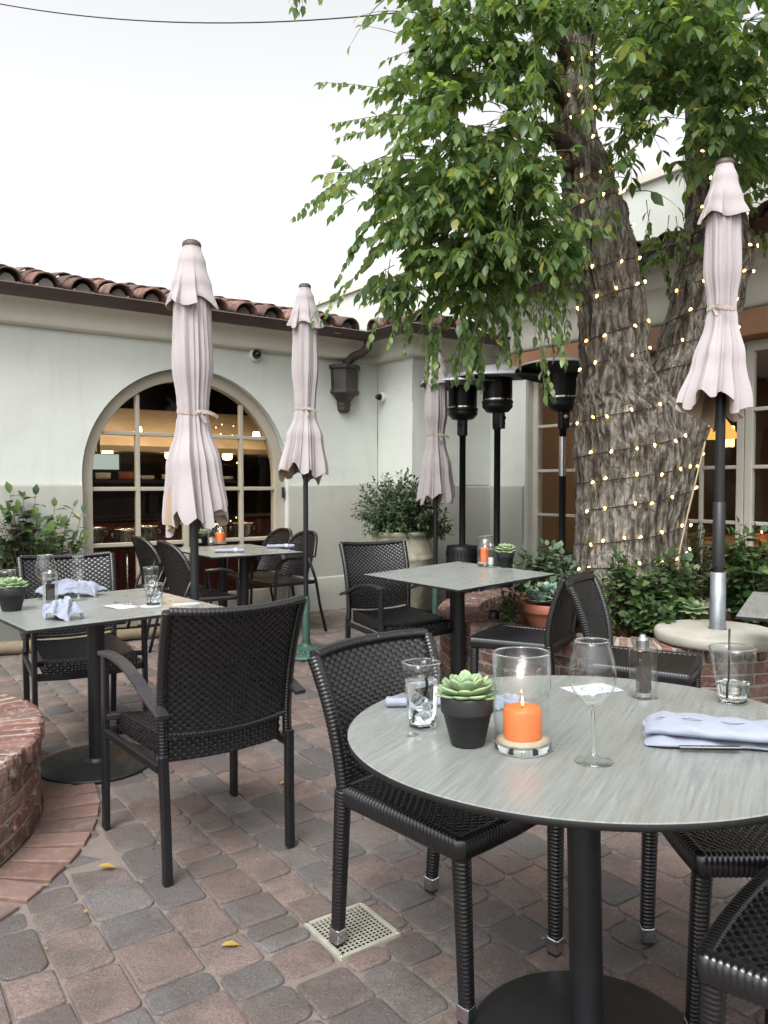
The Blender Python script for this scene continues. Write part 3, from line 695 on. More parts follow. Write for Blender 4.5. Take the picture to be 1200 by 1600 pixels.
mat['arm'] = simple('satin_sheen_arm', C3(62,61,63), .3, .35, .3, 12, 100, .06, .001)  # frame metal lightened on the arms; their sheen is put into the colour
WV = [mat['weave'], mat['core']]
def make_armchair(label):
    # local frame: +Y front, origin on the ground
    t = thing('woven_armchair', label, 'chair')
    bw, fw, dp = .45, .52, .53; yb, yf = -.25, .27
    # backrest
    def SB(a, b):
        s = 2*a-1; x = s*(.225+.014*b); y = yb-.005-.02*b-.095*b*b+.035*s*s*(.3+.7*b); z = .485+.405*b+.012*(s*s)*b-.02*(1-s*s)*(1-b)
        return Vector((x, y, z))
    m = MB(); weave(m, SB, 15, 35)
    wrapped(m, [Vector((-.229,yb+.003,.40))]+[SB(0, i/8)+Vector((-.004,0,0)) for i in range(9)], .03, .03, up=(0,1,0)); wrapped(m, [Vector((.229,yb+.003,.40))]+[SB(1, i/8)+Vector((.004,0,0)) for i in range(9)], .03, .03, up=(0,1,0)); wrapped(m, [SB(i/8, 0) for i in range(9)], .018, .018, .014)
    wrapped(m, [SB(i/8, 1)+Vector((0,-.004,.0)) for i in range(9)], .034, .026, .014)
    m.build('backrest', WV, t)
    # seat with a waterfall front
    def SS(a, b):
        s = 2*a-1; y = yb+.02+.50*b; z = .452-.012*(1-s*s)+.006*math.cos(PI*b)-.06*max(0, b-.86)**2*20
        return Vector((s*(.205+.015*b), y, z))
    m = MB(); weave(m, SS, 14, 40, False)
    def band(pts):
        pts = [Vector(p) for p in pts]
        def SBd(a, b):
            d = a*(len(pts)-1); i = min(int(d), len(pts)-2); p = pts[i].lerp(pts[i+1], d-i); return p+Vector((0,0,-.07+.075*b))
        return SBd
    e0 = [SS(0, b/6) for b in range(7)]; e1 = [SS(1, b/6) for b in range(7)]; e2 = [SS(a/6, 1) for a in range(7)]; e3 = [SS(a/6, 0) for a in range(7)]
    for pts, n in ((e0[::-1], 14), (e1, 14), (e2[::-1], 13), (e3, 13)): weave(m, band(pts), n, 6, False)
    m.build('seat', WV, t)
    al = mat['alu']
    for s in (-1, 1):
        m = MB(); m.bar([(s*.232, yb-.005, .42), (s*.228, yb-.012, .2), (s*.226, yb-.02, 0)], .03, .03, up=(0,1,0)); bev(m.build('leg', al, t), .002, 1)
        m = MB(); m.bar([(s*.262, yf, 0), (s*.262, yf-.005, .4), (s*.262, yf-.012, .664)], .022, .042, up=(0,1,0)); bev(m.build('leg', al, t), .002, 1)
        m = MB(); pts = []
        for k in range(15):
            q = k/14; y = yf+.012-q*(yf-yb+.07); pts.append((s*(.262-.012*q), y, .668+.02*math.sin(PI*min(1, q*1.25))-.105*q**1.7))
        m.bar(pts, .042, .016); bev(m.build('armrest', mat['arm'], t), .0015, 1)
    m = MB()
    m.bar([(-.25, yf-.01, .37), (-.12, yf-.0, .362), (0, yf+.002, .36), (.12, yf-.0, .362), (.25, yf-.01, .37)], .022, .034)
    for s in (-1, 1):
        m.bar([(s*.262, yf-.02, .43), (s*.2, yf-.04, .43)], .02, .024); m.bar([(s*.262, yf-.01, .372), (s*.236, yb+.02, .372)], .02, .03)
    bev(m.build('rail', al, t), .002, 1)
    return t
def make_sidechair(label):
    t = thing('woven_side_chair', label, 'chair'); yb, yf = -.215, .215
    def SB(a, b):
        s = 2*a-1; x = s*(.205+.03*b); y = yb-.005-.03*b-.10*b*b+.045*s*s*(.2+.8*b); z = .43+.385*b+.003*(1-s*s)*b
        return Vector((x, y, z))
    m = MB(); weave(m, SB, 15, 34)
    wrapped(m, [SB(0, i/10)+Vector((-.002,0,0)) for i in range(11)], .036, .036, up=(0,1,0)); wrapped(m, [SB(1, i/10)+Vector((.002,0,0)) for i in range(11)], .036, .036, up=(0,1,0))
    wrapped(m, [SB(i/10, 1)+Vector((0,0,.004)) for i in range(11)], .034, .026, .012)
    m.build('backrest', WV, t)
    def SS(a, b):
        s = 2*a-1; return Vector((s*(.205+.018*b), yb+.43*b+.012*(1-s*s)*b, .462-.012*(1-s*s)*math.sin(PI*b)-.003*b))
    m = MB(); weave(m, SS, 14, 37, False)
    rim = [SS(0, b/6) for b in range(7)]+[SS(a/6, 1) for a in range(1, 7)]+[SS(1, b/6) for b in range(5, -1, -1)]+[SS(a/6, 0) for a in range(5, 0, -1)]
    wrapped(m, [p+Vector((0,0,-.022)) for p in rim+[rim[0]]], .034, .058, .012)
    m.build('seat', WV, t)
    for sx, y0, y1 in ((-1,yf-.01,yf-.0),(1,yf-.01,yf-.0),(-1,yb-.0,yb-.03),(1,yb-.0,yb-.03)):
        m = MB(); x0, x1 = sx*.207, sx*(.195 if y0 > 0 else .2)
        a, b = Vector((x0, y0, .455)), Vector((x1, y1, .045)); wrapped(m, [a, b], .042, .042, .0105, up=(0,1,0), sc=[1.05, .86]); o = m.build('leg', WV, t)
        m = MB(); c = a.lerp(b, 1.0); d = Vector((x1-.0, y1-.002, .008)); m.bar([c+Vector((0,0,.004)), d], .039, .039, up=(0,1,0)); cp = bev(m.build('foot_cap', mat['chrome'], o), .003, 2)
        m2 = MB(); m2.bar([d, d-Vector((0,0,.008))], .033, .033, up=(0,1,0)); m2.build('foot_pad', mat['rubber'], o)
    return t
def make_barrel(label):
    t = thing('wicker_tub_chair', label, 'chair'); W2 = [mat['weave_brown'], mat['core']]
    def SB(a, b):
        s = 2*a-1; hw = .235; ph = s*1.05
        top = .40*math.sqrt(max(0.0, 1-(abs(s)**2.6)*.75)); x = .27*math.sin(ph)/math.sin(1.05)*(.88+.12*b); y = -.2-.08*b+.115*(1-math.cos(ph))/(1-math.cos(1.05)); z = .47+top*b
        return Vector((x, y, z))
    m = MB(); weave(m, SB, 13, 26); wrapped(m, [SB(i/14, 1) for i in range(15)], .03, .03, .014, up=(0,1,0)); m.build('backrest', W2, t)
    def SS(a, b): s = 2*a-1; return Vector((s*(.2+.03*b), -.2+.42*b, .455-.01*(1-s*s)))
    m = MB(); weave(m, SS, 11, 26, False)
    rim = [SS(0, b/5) for b in range(6)]+[SS(a/5, 1) for a in range(1, 6)]+[SS(1, b/5) for b in range(4, -1, -1)]+[SS(a/5, 0) for a in range(4, 0, -1)]
    wrapped(m, [p+Vector((0,0,-.012)) for p in rim+[rim[0]]], .026, .034, .014); m.build('seat', W2, t)
    for s in (-1, 1):
        m = MB(); q = [(s*.265,-.05,.665), (s*.275,.07,.668), (s*.276,.15,.65), (s*.275,.195,.60), (s*.272,.21,.5), (s*.268,.215,.3), (s*.265,.23,0)]
        m.tube(q, .013, 8, up=(1,0,0)); m.build('armrest', mat['alu'], t)
        m = MB(); m.tube([(s*.255,-.12,.66),(s*.235,-.2,.47),(s*.235,-.24,.25),(s*.24,-.30,0)], .013, 8, up=(1,0,0)); m.build('leg', mat['alu'], t)
    return t
def face(p, d): return dict(loc=(p[0], p[1], 0), rz=math.atan2(-d[0], d[1]))
def facing(v): return math.atan2(-v[0], v[1])
ga = 'woven armchairs with metal frames'
ca = make_armchair('woven black armchair in front of the left table, seen from behind'); ca.location = (-.68, 2.80, 0); ca.rotation_euler = (0,0,facing((-.59,.8))); ca['group'] = ga
dup(ca, (-1.60, 4.02, 0), facing((.54,-.84)), 'woven armchair with grey seat behind the left table, against the window wall', ga)
dup(ca, (.085, 4.99, 0), facing((.48,-.875)), 'woven armchair before the stone urn, facing the middle table', ga)
gs = 'fully woven side chairs'
cd = make_sidechair('brown black woven side chair tucked under the round table beside the drain'); cd['group'] = gs
cd.location = (.185, 2.10, 0); cd.rotation_euler = (0,0,facing((.70,-.70)))
dup(cd, (.78, 4.27, 0), facing((-.86,.5)), 'dark woven side chair pulled up to the right corner of the middle table', gs)
dup(cd, (1.255, 3.66, 0), facing((.88,-.47)), 'woven side chair facing right, in front of the concrete umbrella base', gs)
dup(cd, (.95, 1.93, 0), facing((-1,.06)), 'woven side chair under the right side of the round table, behind the tumbler', gs)
dup(cd, (.885, 1.365, 0), facing((-.73,.68)), 'woven side chair in the bottom right corner with only seat and legs showing', gs)
gb = 'wicker tub chairs at the window table'
cb = make_barrel('dark wicker tub chair on the near left of the window table'); cb['group'] = gb
cb.location = (-1.43, 5.88, 0); cb.rotation_euler = (0,0,facing((.815,.579)))
dup(cb, (-1.80, 6.42, 0), facing((.815,.579)), 'dark wicker tub chair on the far left of the window table, next to the glass', gb)
dup(cb, (-.90, 6.80, 0), facing((-.815,-.579)), 'dark wicker tub chair at the window table, nearest the green umbrella base', gb)
dup(cb, (-1.17, 7.20, 0), facing((-.815,-.579)), 'dark wicker tub chair right of the window table, close to the arch frame', gb)

# ------------------------------------------------------------------ tables
def tilt_quat(tx, ty, yaw):
    n = Vector((-tx, -ty, 1)).normalized(); return Vector((0,0,1)).rotation_difference(n) @ Quaternion((0,0,1), yaw)
TABLES = {}
def make_table(key, name, label, kind, c, yaw, size, tx=0, ty=0, cols=((0,0),), base_r=.26, group=None, th=.018):
    q = tilt_quat(tx, ty, yaw); n = q @ Vector((0,0,1))
    top_c = Vector((c[0], c[1], .74)); root = top_c-n*.74; root.z += 0
    t = thing(name, label, 'table', root, group=group, quat=q)
    m = MB()
    if kind == 'round':
        r = size/2; m.lathe([(.001,.74-th),(r-.012,.74-th),(r-.004,.74-th+.004),(r-.002,.74-.006),(r-.0035,.7385)], 128, m=1); m.lathe([(r-.0035,.7385),(r-.006,.74),(.001,.74)], 128, m=0, sm=False)
        m.build('tabletop', [mat['top'], mat['blackedge']], t)
    else:
        sx, sy = size[0]/2, size[1]/2
        m.box(-sx, sx, -sy, sy, .74-th+.004, .7370, m=1); m.box(-sx+.002, sx-.002, -sy+.002, sy-.002, .7372, .74, m=0)
        bev(m.build('tabletop', [mat['top'], mat['blackedge']], t), .001, 1)
    for (x, y) in cols:
        m = MB(); m.lathe([(.038,.012),(.038,.70)], 28, (x, y, 0)); m.build('column', mat['black'], t)
        m = MB(); b = base_r; m.lathe([(b-.004,0.0),(b,.004),(b,.010),(b-.006,.014),(.06,.019),(.044,.024),(.044,.034),(.0385,.036)], 72, (x, y, 0), cap0=True); m.build('base_plate', mat['castiron'], t)
        m = MB(); l = min(.30, (size if kind == 'round' else min(size))*.36)
        m.box(x-l, x+l, y-.02, y+.02, .694, .74-th+.003); m.box(x-.02, x+.02, y-l, y+l, .6935, .74-th+.0025); m.lathe([(.07,.69),(.07,.70)], 24, (x, y, 0), cap0=True); bev(m.build('mounting_arms', mat['black'], t), .003, 1)
    TABLES[key] = (top_c, n, q); return t
make_table('round', 'round_table', 'large round grey wood-look table in the right foreground', 'round', (.4576, 1.757), R(62), 1.09, .0191, -.0286, base_r=.27)
make_table('left', 'square_table', 'square grey wood-look table on the left, holding used glasses and crumpled napkins', 'sq', (-1.335, 3.535), R(41.6), (.86, .86))
make_table('mid', 'square_table', 'empty-looking square grey table in the middle, before the urn', 'sq', (.466, 4.793), R(39.7), (.846, .846), .0165, .0306)
tc = Vector((-1.32,5.9,0))+U*.4-V*.52
make_table('back', 'window_table', 'grey rectangular table set with rolled napkins beside the arched window', 'sq', (tc.x, tc.y), math.atan2(U.y,U.x), (.8, 1.05), 0, 0, cols=((0,-.22),(0,.22)), base_r=.2)
e1_, e2_ = Vector((.5,.866,0)), Vector((.866,-.5,0)); tc = Vector((1.5,3.26,0))+e1_*.43+e2_*.43
make_table('edge', 'square_table', 'square grey table cut off by the right edge, beyond the woven chair', 'sq', (tc.x, tc.y), R(60), (.86, .86))
def on(key, px, py):
    c, n, q = TABLES[key]; d = ray(px, py); o = Vector((0,0,H)); t = (c-o).dot(n)/d.dot(n); return o+d*t
def tq(key, yaw=0): 
    c, n, q = TABLES[key]; return Vector((0,0,1)).rotation_difference(n) @ Quaternion((0,0,1), yaw)
def put(key, name, label, cat, px, py, yaw=0, group=None, lift=.0004):
    c, n, q = TABLES[key]; return thing(name, label, cat, on(key, px, py)+n*lift, group=group, quat=tq(key, yaw))

# ------------------------------------------------------------------ closed umbrellas
def lerpk(ks, t):
    for (a, va), (b, vb) in zip(ks, ks[1:]):
        if t <= b: q = (t-a)/(b-a); q = q*q*(3-2*q); return va+(vb-va)*q
    return ks[-1][1]
def make_umbrella(label, loc, ztop, L, seed, flare=.17, hem_tilt=0.0, hem_dir=0.0, tie_t=.60, pole_r=.021, base='green', zbase=0.0, tie_ang=-1.2, fl=(0,0)):
    t = thing('closed_umbrella', label, 'umbrella', loc, group='closed mauve patio umbrellas'); rr = random.Random(seed)
    ph = [rr.uniform(0, 6.28) for _ in range(8)]; na = 420; tw = rr.uniform(-.6, .6)
    KR = [(0,.046),(.08,.06),(.22,.088),(.42,.094),(tie_t-.03,.073),(tie_t,.068),(tie_t+.05,.078),(.8,.122),(1,flare)]
    KA = [(0,.03),(.2,.13),(.42,.17),(tie_t,.19),(.75,.24),(1,.34)]
    q_ = [0.0]
    def F(a, s):
        b = a+.16*math.sin(2*a+ph[0])+.10*math.sin(3*a+ph[1])+.05*math.sin(7*a+ph[2]+q_[0]*2)*s
        def cr_(n, p):
            u = ((n*b+p)/(2*PI)) % 1.0
            return 1.9*(u/.78 if u < .78 else 1-(u-.78)/.22)-.95
        f = .60*cr_(8, ph[2])+.34*cr_(15, ph[3])+.12*(1.05-q_[0])*cr_(27, ph[1]+1.5*math.sin(3*a+q_[0]*3))+.2*math.cos(5*b+ph[4])
        return f
    def pt(a, q, ins=0.0):
        q_[0] = q; r = lerpk(KR, q); am = lerpk(KA, q); s = min(1, q*1.2); f = F(a+tw*q, s)
        r = r*(1+am*f)-ins
        lean = max(0, q-tie_t)/(1-tie_t)
        dz = 0
        if q > tie_t: dz = lean**2*(.03*math.cos(8*(a+tw*q)+ph[5])+.03*math.cos(3*a+ph[6])+hem_tilt*math.cos(a-hem_dir))
        x = r*math.cos(a+.30*lean*f*am)+fl[0]*lean**1.5; y = r*math.sin(a+.30*lean*f*am)+fl[1]*lean**1.5
        w_ = noise.noise(Vector((math.cos(a)*2, math.sin(a)*2, q*5+seed)))*.006
        return Vector((x*(1+w_*3), y*(1+w_*3), ztop-L*q+dz))
    m = MB(); nr = 64
    m.grid(na, nr, lambda a, b: pt(2*PI*a, b), 0, True, True)
    m.grid(na, 22, lambda a, b: pt(2*PI*a, 1-b*.30, .009) if b > 0 else pt(2*PI*a, 1.0), 1, True, True)
    m.build('canopy', [mat['canopy'], mat['under']], t)
    # flared cap over the top vent
    KC = [(0,.044),(.3,.070),(.7,.100),(1,.121)]
    def pc(a, q, ins=0):
        u_ = ((7*a+ph[6]+.7*math.sin(2*a+ph[3]))/(2*PI)) % 1.0; f = 1.5*(u_/.72 if u_ < .72 else 1-(u_-.72)/.28)-.8+.3*math.cos(3*a+ph[7]); r = lerpk(KC, q)*(1+(.012+.22*q**2.6)*f)-ins
        return Vector((r*math.cos(a+.15*q*f), r*math.sin(a+.15*q*f), ztop+.012-.30*q+q**3*(.022*math.cos(4*a+ph[1])-.014*f)))
    m = MB(); m.grid(260, 26, lambda a, b: pc(2*PI*a, b), 0, True, True); m.grid(260, 12, lambda a, b: pc(2*PI*a, 1-b*.6, .004) if b > 0 else pc(2*PI*a, 1), 1, True, True)
    m.build('vent_cap', [mat['canopy'], mat['under']], t)
    m = MB(); m.lathe([(.047,.006),(.048,.016),(.044,.028),(.03,.038),(.001,.043)], 28, (0,0,ztop)); m.build('finial', mat['gutter'], t)
    # tie strap with a loose end
    m = MB(); zt = ztop-L*tie_t
    pts = []
    for k in range(64):
        a = 2*PI*k/64; p = pt(a, tie_t); pts.append(Vector((p.x*1.05, p.y*1.05, zt+.006*math.sin(a*2+1))))
    m.sweep(pts, [(-.002,-.011),(.002,-.011),(.002,.011),(-.002,.011)], closed=True, sm=False)
    p0 = pts[int((tie_ang % (2*PI))/(2*PI)*64)]; o_ = Vector((math.cos(tie_ang), math.sin(tie_ang), 0)); s_ = Vector((-o_.y, o_.x, 0))
    m.sweep([p0+o_*.006+s_*q*.10+Vector((0,0,.004-.025*q*q))+o_*.02*math.sin(q*3) for q in [i/8 for i in range(9)]], [(-.0015,-.009),(.0015,-.009),(.0015,.009),(-.0015,.009)], sm=False)
    m.sweep([p0+o_*(.008+.01*q)+s_*q*.03-Vector((0,0,.05*q)) for q in [i/5 for i in range(6)]], [(-.0015,-.009),(.0015,-.009),(.0015,.009),(-.0015,.009)], up=(1,0,0), sm=False)
    m.lathe([(.001,-.012),(.012,-.006),(.012,.006),(.001,.012)], 10, tuple(p0+o_*.006)); m.build('tie_strap', mat['tie'], t)
    m = MB(); m.lathe([(pole_r,zbase+.05),(pole_r,ztop-L*.5)], 20); m.build('pole', mat['black'], t)
    if base == 'green':
        m = MB(); m.lathe([(.245,0),(.25,.012),(.245,.022),(.21,.034),(.12,.05),(.05,.062),(.034,.08),(.034,.10)], 64, cap0=True, fn=lambda a, z: 1+.012*math.cos(24*a)); 
        for k in range(24):
            a = 2*PI*k/24
            for rad in (.15, .20): m.lathe([(.016,-.004),(.012,.004),(.001,.007)], 8, (rad*math.cos(a+rad*5), rad*math.sin(a+rad*5), .047-.0*rad if rad < .17 else .036))
        m.build('base', mat['green'], t)
        m = MB(); m.lathe([(.029,.08),(.029,.44),(.026,.445)], 20, cap1=True); m.build('base_sleeve', mat['green'], t)
    elif base == 'dark':
        m = MB(); m.lathe([(.235,0),(.24,.012),(.225,.03),(.20,.034),(.195,.05),(.13,.06),(.12,.075),(.05,.085),(.03,.12),(.03,.30)], 56, cap0=True, cap1=True); m.build('base', mat['castiron'], t)
    return t
make_umbrella('closed mauve umbrella between the left table and the arched window', (-.965, 3.90, 0), 2.485, 1.37, 3, flare=.14, base='dark', tie_ang=-.9, fl=(.015,0), hem_tilt=.03, hem_dir=-.4)
p = onz(484, 1024); 
make_umbrella('closed mauve umbrella on a green base right of the arched window', (aty(478, 900, 5.85).x, 5.85, 0), 2.775, 1.40, 8, flare=.158, tie_ang=-1.5, tie_t=.645, pole_r=.019, fl=(-.012,0), hem_tilt=.035, hem_dir=-1.6)
make_umbrella('closed mauve umbrella half hidden by leaves, between urn and heaters', (.462, 6.88, 0), 2.47, 1.30, 21, flare=.145, tie_ang=-1.3, tie_t=.56, pole_r=.02)
ur = make_umbrella('closed mauve umbrella standing in the concrete base before the tree', (1.865, 4.27, 0), 3.04, 1.33, 34, flare=.165, tie_t=.585, base='none', zbase=.45, tie_ang=-2.6, pole_r=.026, fl=(-.055,-.02), hem_tilt=.055, hem_dir=-2.4)
b = thing('umbrella_base', 'round pale concrete umbrella base with a galvanised sleeve on the planter wall', 'umbrella base', (1.865, 4.27, .421))
m = MB(); m.lathe([(.30,0),(.325,.006),(.335,.02),(.335,.05),(.328,.064),(.31,.070),(.05,.074)], 80, cap0=True); m.build('slab', mat['concrete'], b)
m = MB(); m.lathe([(.044,.072),(.042,.08),(.041,.39),(.036,.392),(.036,.1)], 28); m.build('sleeve', mat['galv'], b)
m = MB(); m.lathe([(.033,.40),(.033,.76),(.027,.765)], 20); m.build('lower_pole', mat['black'], ur, loc=(0,0,.44))

# ------------------------------------------------------------------ patio heaters
def make_heater(label, loc, zh, yaw, silver=False, tilt=(0,0)):
    t = thing('patio_heater', label, 'heater', loc, yaw, 'black patio heaters'); bl = mat['black']
    m = MB(); m.lathe([(.155,0),(.16,.02),(.15,.04),(.148,.70),(.142,.735),(.05,.745)], 40); m.build('tank_housing', bl, t)
    m = MB()
    for k in range(28):
        a = 2*PI*k/28; c_, s_ = math.cos(a), math.sin(a); T_ = Matrix.Translation((.1485*c_, .1485*s_, .66)) @ Matrix.Rotation(a, 4, 'Z'); m.box(-.002,.002,-.004,.004,-.02,.02, T_)
    m.build('vent_slots', mat['void'], t)
    zb = zh-.30
    m = MB(); m.lathe([(.029,.74),(.029,zb-.16),(.034,zb-.16),(.034,zb-.15)], 20); m.build('pole', bl, t)
    if silver: m = MB(); m.lathe([(.0305,zb-.55),(.0305,zb-.22)], 20); m.build('pole_sleeve', mat['steel'], t)
    m = MB(); m.lathe([(.045,zb-.15),(.045,zb-.01)], 24, cap0=True); m.box(-.035,.035,-.062,-.03,zb-.15,zb-.01); bev(m.build('control_box', bl, t), .003, 1)
    m = MB(); m.lathe([(.016,0),(.014,.016),(.001,.017)], 14, T=Matrix.Translation((0,-.062,zb-.055)) @ Matrix.Rotation(PI/2, 4, 'X')); m.build('knob', mat['white'] if silver else mat['rubber'], t)
    m = MB(); m.lathe([(.010,0),(.009,.012),(.001,.013)], 12, T=Matrix.Translation((0,-.062,zb-.105)) @ Matrix.Rotation(PI/2, 4, 'X')); m.build('igniter', mat['red'], t)
    m = MB(); m.lathe([(.05,zb-.01),(.10,zb),(.125,zb+.03),(.135,zb+.04),(.135,zb+.065),(.13,zb+.07),(.14,zb+.075),(.14,zb+.095),(.134,zb+.10)], 40); m.build('burner', bl, t)
    m = MB(); m.lathe([(.128,zb+.10),(.128,zb+.115)], 40); m.build('burner_ring', mat['chrome'], t)
    m = MB()
    m.lathe([(.132,zb+.115),(.132,zh)], 40)
    m.build('emitter_screen', mat['mesh'], t)
    m = MB(); m.lathe([(.11,zb+.12),(.11,zh)], 30); m.build('emitter_core', mat['core'], t)
    m = MB(); T_ = Matrix.Translation((0,0,zh+.02)) @ Matrix.Rotation(tilt[0], 4, 'X') @ Matrix.Rotation(tilt[1], 4, 'Y')
    m.lathe([(.398,-.012),(.402,-.006),(.40,0),(.33,.03),(.2,.075),(.08,.098),(.001,.102)], 64, T=T_); m.lathe([(.398,-.012),(.33,.024),(.2,.068),(.001,.094)], 64, T=T_, m=1); m.build('reflector', [mat['aluref'], mat['black']], t)
    return t
mat['aluref'] = simple('dull_aluminium', C3(200,202,206), .38, .85, .12, 4); mat['mesh'] = simple('black_mesh_screen', C3(30,28,27), .35, .5, .4, 60, 200, .5, .002)
make_heater('black patio heater nearest the urn, lowest of the three', (.725, 7.1, 0), 2.20, R(-22))
make_heater('black patio heater in the middle of the three, with a silver ring', (1.018, 6.92, 0), 2.25, R(60), tilt=(R(2),R(-3)))
make_heater('black patio heater beside the tree trunk, with a silver pole section', (1.50, 6.46, 0), 2.22, R(8), True, tilt=(R(-5),R(5)))

# ------------------------------------------------------------------ fixtures on the wall
def on_plane(px, py, p, n, d=0):
    r = ray(px, py); o = Vector((0,0,H)); t = (p+n*d-o).dot(n)/r.dot(n); return o+r*t
pw = on_plane(536, 605, A0, NL); th_ = math.atan2(U.y, U.x)
t = thing('rain_leader', 'dark bronze rainwater hopper with a bent pipe under the gutter corner', 'downspout', (pw.x, pw.y, 0), th_)
m = MB(); z = pw.z
m.lathe([(.01,z-.27),(.05,z-.268),(.075,z-.245),(.078,z-.20),(.085,z-.195),(.085,z-.18),(.078,z-.175),(.09,z-.14),(.13,z-.095),(.165,z-.08),(.175,z-.07),(.175,z-.045),(.158,z-.035),(.165,z+.17),(.185,z+.18),(.188,z+.215),(.17,z+.22),(.03,z+.215)], 8, T=Matrix.Rotation(R(22.5), 4, 'Z'), sm=False); bev(m.build('hopper', mat['hopper'], t), .004, 2)
m = MB(); m.tube([(.0,-.06,z+.20),(0.01,-.07,z+.25),(.05,-.10,z+.30),(.11,-.20,z+.34),(.13,-.27,z+.39),(.13,-.28,z+.50)], .046, 16, up=(0,1,0)); m.build('elbow_pipe', mat['gutter'], t)
m = MB()
for q in range(6): m.lathe([(.047,-.004),(.0505,0),(.047,.004)], 16, (.01+.022*q, -.07-.028*q, z+.25+.017*q))
m.build('pipe_ribs', mat['gutter'], t)
def dome_cam(label, px, py, P, N, yaw, r):
    p = on_plane(px, py, P, N); q = N.to_track_quat('Z', 'Y'); t = thing('security_camera', label, 'camera', p, quat=q)
    m = MB(); m.lathe([(r,0),(r,.03),(r*.93,.045),(r*.7,.05)], 28, cap1=True); m.build('housing', mat['white'], t)
    m = MB(); m.lathe([(r*.72,.048),(r*.70,.07),(r*.5,.095),(r*.25,.108),(.001,.112)], 24); m.build('lens_dome', mat['darklens'], t)
dome_cam('small dome security camera above the arched window', 397, 555, A0, NL, 0, .062)
dome_cam('small white dome security camera beside the rainwater hopper', 600, 621, I0, -U, 0, .05)
# timber edging and bed at the foot of the wall
m = MB(); pts = [LW(-3.9+2.0*i/12, .42+.02*math.sin(i*1.3), .05+.006*math.sin(i*2.1)) for i in range(13)]; m.tube(pts, [.05+.006*math.sin(i*1.7) for i in range(13)], 12)
tag(m.build('timber_edging', mat['log']), 'weathered log edging along the bed under the left wall', 'edging')
m = MB(); m.grid(14, 4, lambda a, b: LW(-3.9+2.0*a, .02+.40*b, .025+.015*noise.noise(Vector((a*9, b*5, 0))))); tag(m.build('planting_bed', mat['soil']), kind='structure')
# overhead cable
m = MB(); a, b_ = aty(-60, -6, 9.0), aty(620, 20, 7.2); pts = []
for k in range(25): q = k/24; p = a.lerp(b_, q); p.z -= .36*4*q*(1-q)*.5; pts.append(p)
m.tube(pts, .006, 6); tag(m.build('overhead_cable', mat['wire']), 'thin dark cable strung across the white sky', 'cable')

# ------------------------------------------------------------------ leaves
LT = np.array([[0,0,0],[-.32,.25,.05],[0,.25,0],[.32,.25,.05],[-.40,.58,.03],[0,.60,-.02],[.40,.58,.03],[0,1,-.16]], float)
LF4 = np.array([[2,3,6,5],[1,2,5,4]]); LF3 = np.array([[0,3,2],[0,2,1],[4,5,7],[5,6,7]])
def leaves(name, pos, dirs, nrm, size, aspect, m, parent=None, loc=None, T_=LT):
    pos = np.asarray(pos, float); d = np.asarray(dirs, float); d /= np.linalg.norm(d, axis=1)[:,None]+1e-9
    n = np.asarray(nrm, float); n = n-(n*d).sum(1)[:,None]*d; n /= np.linalg.norm(n, axis=1)[:,None]+1e-9; x = np.cross(d, n)
    s = np.asarray(size, float)[:,None,None]; asp = np.asarray(aspect, float)
    asp = (asp if asp.ndim else np.full(len(pos), asp))[:,None,None]
    V_ = pos[:,None,:]+s*(T_[None,:,0,None]*asp*x[:,None,:]+T_[None,:,1,None]*d[:,None,:]+T_[None,:,2,None]*n[:,None,:])
    N = len(pos); off = (np.arange(N)*len(T_))[:,None,None]
    return np_mesh(name, V_.reshape(-1,3), [(LF4[None]+off).reshape(-1,4), (LF3[None]+off).reshape(-1,3)], m, parent, loc)
def rot_about(v, k, a): return Quaternion(k, a) @ v

# ------------------------------------------------------------------ the tree
tb = PL_C+Vector((.06,.12,0)); TY = tb.y
tree = thing('tree', 'big old tree with rough bark, forked trunk and drooping leafy branches', 'tree', (tb.x, tb.y, .33))
def limb_path(rows, dY):
    out = []
    for (py, px, wd, dy) in rows:
        p = aty(px, py, TY+dy); k = (TY+dy)/FPX; out.append((p-Vector((tb.x, tb.y, .33)), wd*k/2))
    return out
trunkrows = [(985,982,205,0),(930,982,182,0),(880,982,166,0),(830,984,162,0),(760,990,170,0),(700,990,178,0),(650,982,166,0),(605,964,118,-.02),(560,960,104,-.04),(500,958,102,-.06),(400,942,102,-.1),(340,932,92,-.1),(280,918,74,-.06),(200,898,58,.0),(100,900,54,.1),(0,916,48,.2),(-160,930,40,.4),(-360,950,28,.7)]
limbrows = [(790,1010,70,.05),(720,1030,110,.03),(660,1050,110,.0),(600,1066,106,.0),(540,1086,106,.02),(460,1106,104,.05),(400,1120,104,.1),(330,1116,78,.18),(260,1104,56,.25),(200,1098,48,.3),(100,1092,40,.4),(0,1086,34,.5),(-160,1110,28,.7),(-330,1130,20,.9)]
RID = []
